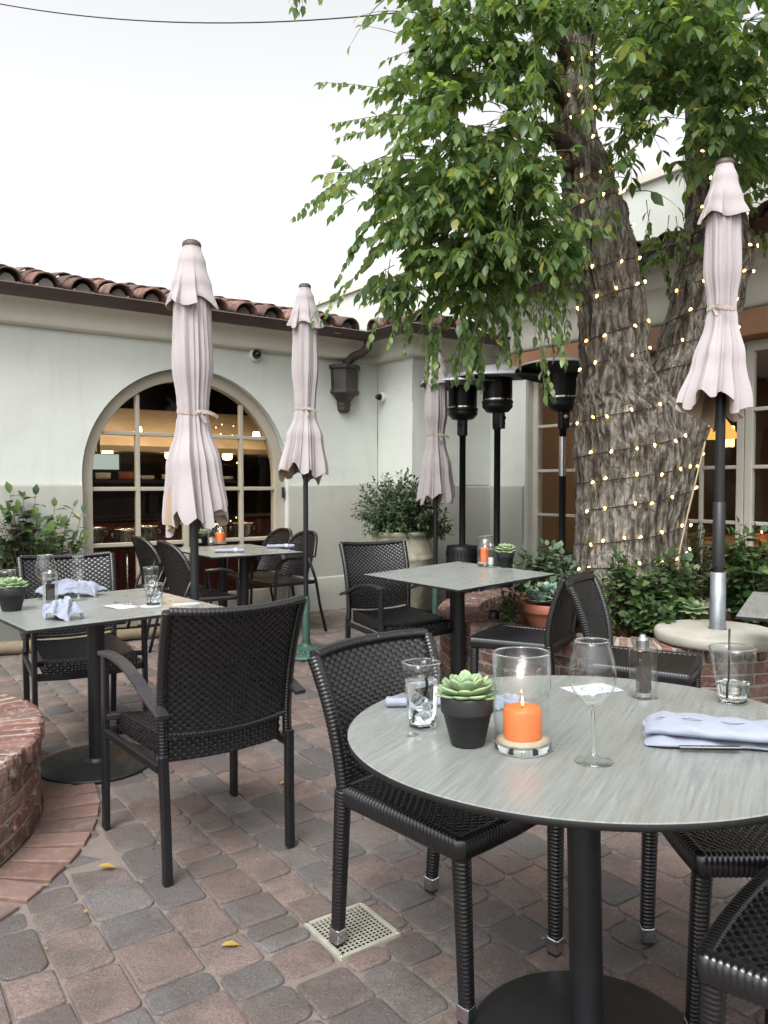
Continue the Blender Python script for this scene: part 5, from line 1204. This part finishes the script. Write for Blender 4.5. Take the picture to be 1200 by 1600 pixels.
def hurricane(key, label, clabel, px, py, r, h, cr, ch, yaw=0, lit=True):
    t = put(key, 'hurricane_glass', label, 'candle holder', px, py, yaw, 'glass candle holders on the tables'); th = .003
    m = MB(); wall_lathe(m, [(r*.95,0),(r,.004),(r,h*.5),(r,h)], [(r-th-.001,.016),(r-th,.02),(r-th,h*.5),(r-th,h)], 56); m.build('cylinder', mat['thin'], t); m = MB(); m.lathe([(.001,.001),(r*.97,.001),(r*.985,.006),(r*.97,.0155),(.001,.0155)], 56); m.build('glass_foot', mat['glass'], t); m = MB(); m.tube([((r-th/2)*math.cos(2*PI*i/56), (r-th/2)*math.sin(2*PI*i/56), h) for i in range(56)], th*.55, 8, closed=True); m.build('rim', mat['glass'], t)
    m = MB(); m.lathe([(.001,.0165),(r-th-.002,.0165),(r-th-.0012,.020+.004),(r*.6,.026),(.001,.024)], 40, fn=lambda a, z: 1); m.build('sand', mat['sand'], t)
    c, n, q = TABLES[key]; k = thing('candle', clabel, 'candle', t.location+n*.0245, quat=tq(key, yaw), group='orange candles on the tables')
    m = MB(); m.lathe([(cr*.97,0),(cr,.004),(cr*1.0,ch*.85),(cr*.95,ch*.96),(cr*.86,ch),(cr*.75,ch*.985),(cr*.3,ch*.95),(.001,ch*.945)], 40, cap0=True, fn=lambda a, z: 1+.02*math.sin(2*a+1)); m.build('wax', mat['wax'], k)
    m = MB(); m.tube([(0,0,ch*.94),(.001,0,ch*.94+.009)], .0009, 6); m.build('wick', mat['straw'], k)
    f = cr/.038*.55; m = MB(); m.lathe([(.0004,0),(.0035*f,.004*f),(.0046*f,.010*f),(.0036*f,.018*f),(.0016*f,.028*f),(.0003,.036*f)], 16, (.001,0,ch*.94+.006)); m.build('flame', mat['flame'], k); return t
def mill(key, label, px, py, w_, h, fill, yaw, full=.62):
    t = put(key, 'pepper_mill' if fill == 'pepper' else 'salt_mill', label, 'mill', px, py, yaw, 'acrylic mills on the tables'); a = w_/2
    m = MB(); c = a*.16; sec = [(-a,-a+c),(-a+c,-a),(a-c,-a),(a,-a+c),(a,a-c),(a-c,a),(-a+c,a),(-a,a-c)]
    m.sweep([(0,0,.0),(0,0,h*.80)], sec, up=(0,1,0), sm=False); m.build('body', mat['thinacr'], t)
    m = MB(); m.sweep([(0,0,h*.815),(0,0,h*.985)], sec, up=(0,1,0), sm=False); m.build('cap', mat['thinacr'], t)
    m = MB(); m.lathe([(.001,h*.13),(a*.70,h*.13),(a*.70,h*.13+h*full),(.001,h*.13+h*full)], 24, sm=False); m.build('filling', mat[fill], t)
    m = MB(); m.lathe([(.001,h*.03),(a*.72,h*.03),(a*.72,h*.10),(.001,h*.10)], 24, sm=False); m.lathe([(.001,h*.825),(a*.62,h*.825),(a*.62,h*.97),(.001,h*.97)], 24, sm=False); m.build('grinder', mat['chrome'], t)
    m = MB(); m.lathe([(a*.45,h*.986),(a*.45,h*1.01),(a*.28,h*1.015),(a*.3,h*1.05),(.001,h*1.06)], 20); m.build('knob', mat['chrome'], t); return t
def stemglass(key, name, label, px, py, h, foot, bowl, yaw=0):
    t = put(key, name, label, 'glass', px, py, yaw); z0 = bowl[0][1]; th = .0011
    out = [(foot*.98,.0),(foot,.0015),(foot*.8,.004),(foot*.35,.009),(.0055,.018),(.004,.035),(.0036,z0*.6),(.0042,z0*.9)]+bowl
    inn = [(max(.0008, r-th), z+(.004 if i == 0 else 0)) for i, (r, z) in enumerate(bowl)]
    m = MB(); m.lathe([(.0005,0)]+out+inn[::-1]+[(.0004, inn[0][1]-.0005)], 56); m.build('stemware', mat['thin'], t); rr_, rz_ = bowl[-1]; m = MB(); m.tube([(rr_*math.cos(2*PI*i/48), rr_*math.sin(2*PI*i/48), rz_) for i in range(48)], .0011, 6, closed=True); m.build('rim', mat['glass'], t); m = MB(); m.lathe([(.0005,.008),(.005,.016),(.0034,.035),(.003,z0*.6),(.0036,z0*.92),(.0005,z0*.98)], 20); m.build('stem', mat['glass'], t); return t
def smooth_prof(p, n=4):
    out = []
    for i in range(len(p)-1):
        p0, p1, p2, p3 = p[max(0,i-1)], p[i], p[i+1], p[min(len(p)-1,i+2)]
        for k in range(n):
            t = k/n; out.append(tuple(.5*((2*p1[j])+(-p0[j]+p2[j])*t+(2*p0[j]-5*p1[j]+4*p2[j]-p3[j])*t*t+(-p0[j]+3*p1[j]-3*p2[j]+p3[j])*t**3) for j in (0,1)))
    return out+[p[-1]]
# napkins
def napkin_roll(key, label, px, py, yaw, L, r, flat=.7, seed=0, bulge=.0):
    t = put(key, 'rolled_napkin', label, 'napkin', px, py, yaw, 'pale blue cloth napkins'); rr = random.Random(seed); m = MB(); n = 40
    def f(a, b):
        # spiral: overlaps itself, gives the visible rolled edge
        th = a*2*PI*2.2; rad = r*(.55+.45*a)*(1+.10*math.sin(b*7+seed)*math.sin(th)*.5)*(1+bulge*math.exp(-((b-.6)/.2)**2)); e = 1
        x = (b-.5)*L+(.004*a); return Vector((x, rad*math.cos(th)*1.08+.003*noise.noise(Vector((b*6, th, seed))), max(.0006, r*flat+rad*flat*math.sin(th)+.002*noise.noise(Vector((b*9, th*.7, seed+3))))))
    m.grid(90, 28, f); o = m.build('cloth', mat['napkin'], t); s = o.modifiers.new('t', 'SOLIDIFY'); s.thickness = .0012; s.offset = 0; return t
def napkin_band(key, t, L, r, at, flat=.7):
    m = MB(); pts = [((at-.5)*L, 1.16*r*math.cos(a), max(.0012, r*flat+r*flat*1.14*math.sin(a))) for a in [2*PI*i/28 for i in range(28)]]; m.sweep([Vector(p) for p in pts], [(-.0008,-.014),(.0008,-.014),(.0008,.014),(-.0008,.014)], up=(1,0,0), closed=True, sm=False); m.build('paper_band', mat['paper'], t)
def napkin_heap(key, label, px, py, yaw, sx, sy, h, seed, ridges=5):
    t = put(key, 'crumpled_napkin', label, 'napkin', px, py, yaw, 'pale blue cloth napkins'); rr = random.Random(seed); m = MB(); n = 72
    fo = [(rr.uniform(0, 2*PI), rr.uniform(2.2, 5.5), rr.uniform(0, 6.28), rr.uniform(.5, 1)) for _ in range(ridges)]
    def f(a, b):
        x, y = a*2-1, b*2-1; e = max(abs(x), abs(y)); q = noise.noise(Vector((x*1.6+seed, y*1.6, 0))); rad = math.hypot(x, y)
        z = 0
        for (d, k, p, w_) in fo: z += w_*abs(math.sin(k*(x*math.cos(d)+y*math.sin(d))+p+q*1.4))**1.5
        z = h*(.18+.42*z/ridges*2)*max(0, 1-rad**2.6*.62)*(1 if e < .98 else .9)
        z += .006*noise.noise(Vector((x*6, y*6, seed)))
        X = x*sx*(1-.28*abs(math.sin(3*math.atan2(y, x)+seed))*rad)*.5; Y = y*sy*(1-.28*abs(math.cos(2.5*math.atan2(y, x)+seed))*rad)*.5
        X += .012*noise.noise(Vector((x*3, y*3, seed+5))); Y += .012*noise.noise(Vector((x*3, y*3, seed+8)))
        return Vector((X, Y, max(.0012, z)))
    m.grid(n, n, f); o = m.build('cloth', mat['napkin'], t); s = o.modifiers.new('t', 'SOLIDIFY'); s.thickness = .0014; s.offset = 1; return t
def napkin_fold(key, label, px, py, yaw, L, W_, hh):
    t = put(key, 'folded_napkin', label, 'napkin', px, py, yaw, 'pale blue cloth napkins')
    def pad(W, h, z0, seed, x_end):
        m = MB(); sg = lambda v, e: math.copysign(abs(v)**e, v)
        def f(a, b):
            x = (b-.5); e = min(1, (b)*9)**.5*min(1, (1-b)*9)**.5; th = 2*PI*a; c, s_ = math.cos(th), math.sin(th)
            wv = noise.noise(Vector((x*7, c*1.5+seed, s_)))*.004+.0025*math.sin(x*26+c*3+seed)*(1 if s_ > 0 else .2)
            taper = 1-.25*max(0, b-.35); top = h*(1-.35*max(0, b-.3))
            y = W/2*sg(c, .75)*taper*(.80+.20*e)+.010*math.sin(x*5+seed); z = z0+top*.5*(1+sg(s_, .8))*(.25+.75*e)+wv*e*(.5+.5*s_)
            return Vector((x*x_end+.004*math.sin(th*2), y, max(.0006, z)))
        m.grid(72, 64, f, 0, True, True); o = m.build('cloth_fold', mat['napkin'], t)
    pad(W_, hh*.36, 0, 1.0, L); pad(W_*.93, hh*.62, hh*.34, 4.2, L*.99)
    m = MB(); m.tube([((i/24-.5)*L*.86, -.012+.006*math.sin(i*.45), hh*(.99-.20*max(0, i/24-.3)*1.1)+.001*math.sin(i*1.3)) for i in range(25)], .0018, 6); m.build('stitched_hem', mat['napkin'], t); return t
# round table
tumbler('round', 'full square-sided water glass beside the succulent pot on the round table', 660, 1136, .152, .031, .0425, .72, .55, ((-.012,.012),(.036,.03,.196)), ice=3)
leafpot('round', 'black pot holding the largest succulent, left of the candle on the round table', 'largest pale green rosette succulent, in the pot on the round table', 731, 1163, .108, .057, .077, 71)
hurricane('round', 'large clear cylinder with a lit orange candle on the round table', 'fat orange candle burning on sand in the large cylinder', 817, 1171, .0605, .205, .040, .066)
stemglass('round', 'wine_glass', 'empty wine glass in the front middle of the round table', 928, 1190, .235, .040, smooth_prof([(.006,.108),(.026,.122),(.042,.148),(.0465,.172),(.043,.203),(.0335,.242)]))
c_ = put('round', 'paper_coaster', 'white paper coaster with faint blue print behind the wine glass', 'coaster', 925, 1077, R(20)); m = MB(); m.box(-.07,.07,-.05,.05,0,.0006); m.build('paper', mat['paper'], c_)
m = MB(); m.sweep([(.03*math.cos(a)+.0, .026*math.sin(a), .0007) for a in [2*PI*i/30 for i in range(30)]], [(-.001,0),(0,.0004),(.001,0)], closed=True); m.sweep([(.050+.008*math.cos(a), -.028+.012*math.sin(a), .0007) for a in [PI+PI*i/12 for i in range(13)]], [(-.001,0),(0,.0004),(.001,0)]); m.build('print', mat['ink'], c_)
mill('round', 'tall square acrylic pepper mill at the back of the round table', 1006, 1090, .056, .158, 'pepper', R(14))
tumbler('round', 'nearly empty tumbler with a black straw at the right of the round table', 1146, 1098, .142, .034, .056, .30, .35, ((-.006,.01),(.012,.02,.185)), yaw=.4)
napkin_fold('round', 'folded blue napkin with cutlery peeking out at the right of the round table', 1135, 1160, R(-16), .33, .145, .05)
napkin_roll('round', 'rolled blue napkin lying behind the succulent pot on the round table', 672, 1104, R(-2), .23, .017, .75, 2); napkin_heap('round', 'bunched blue napkin end showing between pot and candle glass', 790, 1104, R(10), .12, .07, .05, 7, 4)
s_ = put('round', 'water_spill', 'small spill of water left of the pot on the round table', 'water spill', 645, 1149, 0); m = MB(); m.lathe([(.013,.0),(.012,.0008),(.001,.0012)], 24, fn=lambda a, z: 1+.35*math.sin(2*a)+.2*math.sin(5*a)); m.build('drops', mat['water'], s_)
m = MB(); fk = put('round', 'dinner_knife', 'steel cutlery handle poking out of the folded blue napkin', 'cutlery', 1105, 1172, R(-8), lift=.012); m.bar([(-.06,-.02,0),(.06,-.02,.002)], .011, .003); bev(m.build('handle', mat['steel'], fk), .001, 2)
# left table
leafpot('left', 'black succulent pot at the left edge of the picture on the left table', 'bright yellow-green succulent in the pot at the left edge', 18, 954, .105, .062, .078, 73)
tumbler('left', 'empty tumbler behind the succulent pot at the left edge', 12, 932, .13, .032, .042, .2)
mill('left', 'square acrylic pepper mill between napkins on the left table', 79, 944, .056, .15, 'pepper', R(40), .5)
stemglass('left', 'wine_glass', 'large empty wine glass behind the pepper mill on the left table', 72, 936, .215, .038, smooth_prof([(.006,.085),(.032,.10),(.045,.13),(.0465,.15),(.042,.185),(.036,.215)]))
stemglass('left', 'champagne_flute', 'slim empty champagne flute on the left table', 123, 938, .215, .033, smooth_prof([(.005,.085),(.016,.10),(.026,.135),(.029,.165),(.027,.195),(.0245,.213)]))
napkin_heap('left', 'crumpled napkin spread behind the flute on the left table', 112, 932, R(20), .34, .17, .14, 3, 6)
napkin_heap('left', 'crumpled napkin with pointed corners at the front edge of the left table', 98, 967, R(-20), .19, .14, .12, 12, 5)
pb = put('left', 'paper_slip', 'white bill slip on the left table', 'paper', 188, 948, R(-42)); m = MB(); m.grid(8, 6, lambda a, b: Vector(((a-.5)*.16, (b-.5)*.1, .0008+.002*abs(math.sin(a*3)))), sm=True); m.build('paper', mat['paper'], pb)
pn = put('left', 'pen', 'grey pen lying on the white bill slip', 'pen', 192, 945, R(-32), lift=.0075); m = MB(); m.tube([(-.065,0,0),(-.06,0,0),(.05,0,0),(.062,0,0)], [.003,.0042,.004,.001], 12); m.build('barrel', mat['steel'], pn)
tumbler('left', 'taller water glass behind the icy one on the left table', 236, 925, .13, .032, .039, .62, 0, ((-.01,0),(.02,.01,.17)))
co = put('left', 'paper_coaster', 'round white coaster under the icy glass on the left table', 'coaster', 236, 947, 0); m = MB(); m.lathe([(.001,.0),(.05,0),(.05,.001),(.001,.001)], 36, sm=False); m.build('disc', mat['paper'], co)
tumbler('left', 'icy water glass standing on a round coaster, at the front of the left table', 241, 945, .098, .038, .042, .55, 0, ((-.012,-.01),(.01,.012,.125)), ice=5)
cdm = put('left', 'menu_card', 'thin white card at the right corner of the left table', 'card', 290, 944, R(30)); m = MB(); m.box(-.06,.06,-.03,.03,0,.001); m.build('card', mat['paper'], cdm)
# middle table
hurricane('mid', 'clear cylinder with a slim candle on the middle table', 'slim orange candle glowing in the cylinder on the middle table', 758, 884, .052, .20, .030, .10)
mill('mid', 'small acrylic salt mill touching the cylinder on the middle table', 767, 886.5, .05, .15, 'salt', R(30), .3)
leafpot('mid', 'small black pot at the back of the middle table', 'spiky pale succulent in the pot on the middle table', 790, 886, .105, .058, .088, 75)
# window table
leafpot('back', 'small black pot behind the umbrella on the window table', 'small green succulent behind the umbrella on the window table', 320, 849, .10, .055, .07, 77)
mill('back', 'acrylic mill next to the candle on the window table', 330, 851, .05, .15, 'salt', R(35), .3)
hurricane('back', 'clear cylinder with a candle on the window table', 'orange candle burning on the window table', 344, 850, .06, .18, .045, .085)
for lb, px, py in (('rolled napkin with paper band at the front of the window table', 358, 863.5), ('rolled napkin with paper band at the right end of the window table', 438, 856.5)):
    t = napkin_roll('back', lb, px, py, R(12), .235, .022, .8, 4); napkin_band('back', t, .235, .022, .72, .8)

# ------------------------------------------------------------------ inside the windows
def inL(name, label, cat, t, d, z=0, group=None): p = LW(t, d, z); return thing(name, label, cat, p, th_, group)
k = inL('kitchen_counter', 'red fronted service counter inside the arched window', 'counter', -1.5, -1.9); m = MB(); m.box(-2.2,2.2,-.3,.3,.0,.90); bev(m.build('front', mat['red'], k), .01, 1); m = MB(); m.box(-2.25,2.25,-.35,.35,.902,.94); bev(m.build('worktop', mat['counter'], k), .006, 1)
m = MB()
for i in range(7): m.box(-2.1+.62*i,-1.62+.62*i,-.312,-.301,.12,.8)
bev(m.build('door_panels', mat['red'], k), .01, 1)
k = inL('range_hood', 'long stainless kitchen hood glowing above the service counter', 'hood', -1.45, -2.1); m = MB(); P0 = [(-.55,1.66),(-.55,1.72),(.30,2.2),(.5,2.2),(.5,1.66)]
m.add([(x, y, z) for x in (-2.3, 2.3) for y, z in P0], [(i, (i+1) % 5, 5+(i+1) % 5, 5+i) for i in range(5)]+[(0,1,2,3,4),(9,8,7,6,5)], 0, False); m.build('canopy', mat['hood'], k)
for x in (-1.75,-1.05,-.35,.35,1.05,1.75):
    m = MB(); m.lathe([(.06,1.645),(.05,1.60),(.001,1.59)], 14, (x, -.35, 0)); m.build('lamp', mat['hoodlamp'], k)
    m = MB(); m.lathe([(.035,1.80),(.045,1.74),(.001,1.73)], 12, (x+.25, -.62, .12)); m.build('lamp', mat['hoodlamp'], k)  # row of lamps added before the hood to light its front face
mat['ceil'] = m_emit('kitchen_fill_glow', (1,.66,.36,1), 270)  # glow of the hidden lamps added overhead to light hood and kitchen
for i, t_ in enumerate((-2.6,-1.9,-1.2,-.5)):
    p = LW(t_, -1.35, 2.66); k = thing('room_fill_lamp', 'warm ceiling lamp inside the kitchen behind the arched window', 'lamp', p, th_, 'kitchen ceiling lamps'); m = MB(); m.lathe([(.001,0),(.055,0),(.06,.02)], 20); m.build('diffuser', mat['ceil'], k); m = MB(); m.lathe([(.06,.0),(.07,-.004),(.075,.02),(.075,.08)], 20); m.build('trim', mat['steel'], k)
for i, s_ in enumerate((1.0,2.2,3.4)):  # lamps added overhead to warm and brighten the dining room
    if i == 0: mat['ceil2'] = m_emit('dining_fill_glow', (1,.66,.40,1), 95)
    p = RW(s_, -1.4, 2.64); k = thing('room_fill_lamp', 'warm ceiling lamp in the dining room behind the doors', 'lamp', p, th_, 'dining room ceiling lamps'); m = MB(); m.lathe([(.001,0),(.06,0),(.065,.02)], 20); m.build('diffuser', mat['ceil2'], k); m = MB(); m.lathe([(.065,.0),(.075,-.004),(.08,.02),(.08,.08)], 20); m.build('trim', mat['steel'], k)
k = inL('order_screen', 'pale order screen hanging inside the left panes of the arched window', 'screen', -2.16, -.75); m = MB(); m.box(-.20,.20,-.012,.02,1.43,1.60); bev(m.build('housing', mat['straw'], k), .004, 1); m = MB(); m.box(-.185,.185,-.0145,-.013,1.445,1.59); m.build('display', mat['screen'], k)
m = MB(); m.box(-.012,.012,.0,.02,1.60,2.74); m.build('mount', mat['black'], k)
k = inL('pass_shelf', 'lit pass shelf with stacked plates behind the arched window', 'shelf', -1.75, -1.55); m = MB(); m.box(-.7,1.4,-.15,.15,1.32,1.35); m.box(-.7,-.66,-.1,.1,.94,1.32); m.box(1.36,1.4,-.1,.1,.94,1.32); m.build('board', mat['counter'], k)
for i in range(9):
    x = -.62+.235*i; pl = inL('plate_stack', 'stack of bowls and plates on the lit pass shelf inside', 'plates', -1.75+x, -1.55+.03*math.sin(i*3), 1.352, 'crockery stacked on the pass shelf'); m = MB()
    for q in range(3+i % 4): m.lathe([(.04,0),(.075,.012),(.08,.018),(.07,.014),(.001,.006)], 18, (0,0,.013*q))
    m.build('plates', mat['paper'] if i % 3 else mat['terra'], pl)
sh = inL('window_shelf', 'low dark shelf holding wine buckets inside the arched window', 'shelf', -1.5, -.48); m = MB(); m.box(-.98,.98,-.14,.14,.70,.735); m.box(-.9,-.86,-.1,.1,0,.70); m.box(.86,.9,-.1,.1,0,.70); bev(m.build('board', mat['counter'], sh), .004, 1)
def bucket(label, t_, z, stand=False):
    b = inL('wine_bucket', label, 'wine bucket', t_, -.48 if not stand else -.36, z, 'polished wine buckets inside the arched window'); m = MB()
    m.lathe([(.001,.004),(.075,.0),(.085,.01),(.10,.07),(.108,.15),(.118,.165),(.112,.168),(.098,.15),(.09,.03)], 32); m.build('bowl', mat['steel'], b)
    for s in (-1,1): m = MB(); m.tube([(s*.105,0,.13),(s*.135,0,.125),(s*.138,0,.10),(s*.104,0,.09)], .005, 8, up=(0,1,0)); m.build('handle', mat['steel'], b)
    if stand: m = MB(); m.tube([(0,0,0),(0,0,-.69)], .010, 10); m.lathe([(.09,-z+.0),(.03,-z+.02),(.01,-z+.05)], 20); m.build('stand', mat['steel'], b)
bucket('polished wine bucket at the far left inside the arched window', -2.30, .737); bucket('polished wine bucket on a tall stand inside the arched window', -2.02, .72, True); bucket('polished wine bucket in the second column of panes', -1.80, .737); bucket('polished wine bucket just behind the window table candle', -1.12, .737); bucket('polished wine bucket at the far right inside the arched window', -.80, .737)
t = inL('string_light', 'string light dots hanging behind the right panes of the arched window', 'string lights', -1.05, -.9)  # modelled strands stand in for string lights reflected in the glass
rr = random.Random(5)
for c in range(4):
    m = MB(); z0 = [2.05,1.95,1.62,1.02][c]; pts = [(-.32+.8*q/12, .03*c, z0-.10*math.sin(PI*q/12)-.06*q/12+.02*math.sin(q*1.7)) for q in range(13)]; m.tube(pts, .0015, 4); m.build('wire', mat['wire'], t)
    for q in range(1, 12):
        if rr.random() < .8: ob = bpy.data.objects.new('bulb', bulb_mesh); col.objects.link(ob); ob.parent = t; ob.location = pts[q]; ob.scale = (.6,.6,.6)
# dining room behind the doors
def inR(name, label, cat, s, d, z=0, group=None): p = RW(s, d, z); return thing(name, label, cat, p, math.atan2(V.y, V.x), group)
k = inR('dining_curtain', 'dark curtain drawn behind the doors left of the trunk', 'curtain', 1.12, -.42); m = MB(); m.grid(60, 3, lambda a, b: Vector(((a-.5)*.5, .04*math.sin(a*40), .05+2.35*b))); o = m.build('cloth', mat['curtain'], k); o.modifiers.new('t', 'SOLIDIFY').thickness = .004
k = inR('dining_curtain', 'dark curtain behind the right-hand doors', 'curtain', 3.16, -.5); m = MB(); m.grid(60, 3, lambda a, b: Vector(((a-.5)*.36*(1.0-.35*math.sin(PI*b)), .04*math.sin(a*30), .05+2.35*b))); o = m.build('cloth', mat['curtain'], k); o.modifiers.new('t', 'SOLIDIFY').thickness = .004
def hang(name, label, px, py, d, shape, mt, s):
    p = on_plane(px, py, R0, NR, -d); t = thing(name, label, 'lamp', p, math.atan2(V.y, V.x)); m = MB(); m.lathe([(r*s, z*s) for r, z in shape], 24); m.build('lamp_shade', mt, t); return t
t = hang('pendant_lamp', 'glowing orange pendant lamp seen through the doors under the right umbrella', 1116, 668, 1.6, [(.06,.11),(.2,-.09),(.19,-.09),(.05,.10)], mat['shade_glow'], 1.25); m = MB(); m.tube([(0,0,.1),(0,0,.95)], .006, 6); m.build('cord', mat['straw'], t)
for lb, px, py in (('small glowing wall sconce seen through the doors, nearer the umbrella pole', 1139, 682), ('small glowing wall sconce seen through the doors, right of the door stile', 1170, 695)):
    t = hang('wall_sconce', lb, px, py, 2.6, [(.05,-.11),(.055,-.1),(.055,.1),(.05,.11)], mat['sconce_glow'], 1.1); m = MB(); m.lathe([(.02,-.14),(.02,-.12)], 10, cap0=True, cap1=True); m.box(-.015,.015,0,.06,-.05,.05); m.build('bracket', mat['straw'], t)
p = on_plane(1190, 846, R0, NR, -.75); it = thing('indoor_table', 'dark wooden table inside the right-hand doors', 'table', (p.x, p.y, 0), math.atan2(V.y, V.x)); m = MB(); m.box(-.5,.5,-.35,.35,p.z-.06,p.z-.025); bev(m.build('tabletop', mat['beam'], it), .004, 1); m = MB(); m.lathe([(.2,0),(.2,.02),(.04,.03),(.04,p.z-.06)], 20); m.build('pedestal', mat['black'], it)
k = thing('candle', 'orange candle burning on the table inside the right-hand doors', 'candle', (p.x, p.y, p.z-.0245), group='orange candles on the tables'); m = MB(); m.lathe([(.05,0),(.052,.09),(.045,.095),(.001,.088)], 28); m.build('wax', mat['wax'], k); m = MB(); m.lathe([(.0004,0),(.006,.012),(.004,.03),(.0003,.045)], 12, (0,0,.095)); m.build('flame', mat['flame'], k)
for i, s0 in enumerate((.9, 1.9, 3.0)):
    k = inR('indoor_table', ['dark indoor table behind the doors left of the trunk','dark indoor table behind the trunk','dark indoor table deeper in the dining room on the right'][i], 'table', s0, -1.9); m = MB(); m.box(-.4,.4,-.4,.4,.70,.74); m.build('tabletop', mat['beam'], k); m = MB(); m.lathe([(.22,0),(.04,.03),(.04,.70)], 16); m.build('pedestal', mat['black'], k)
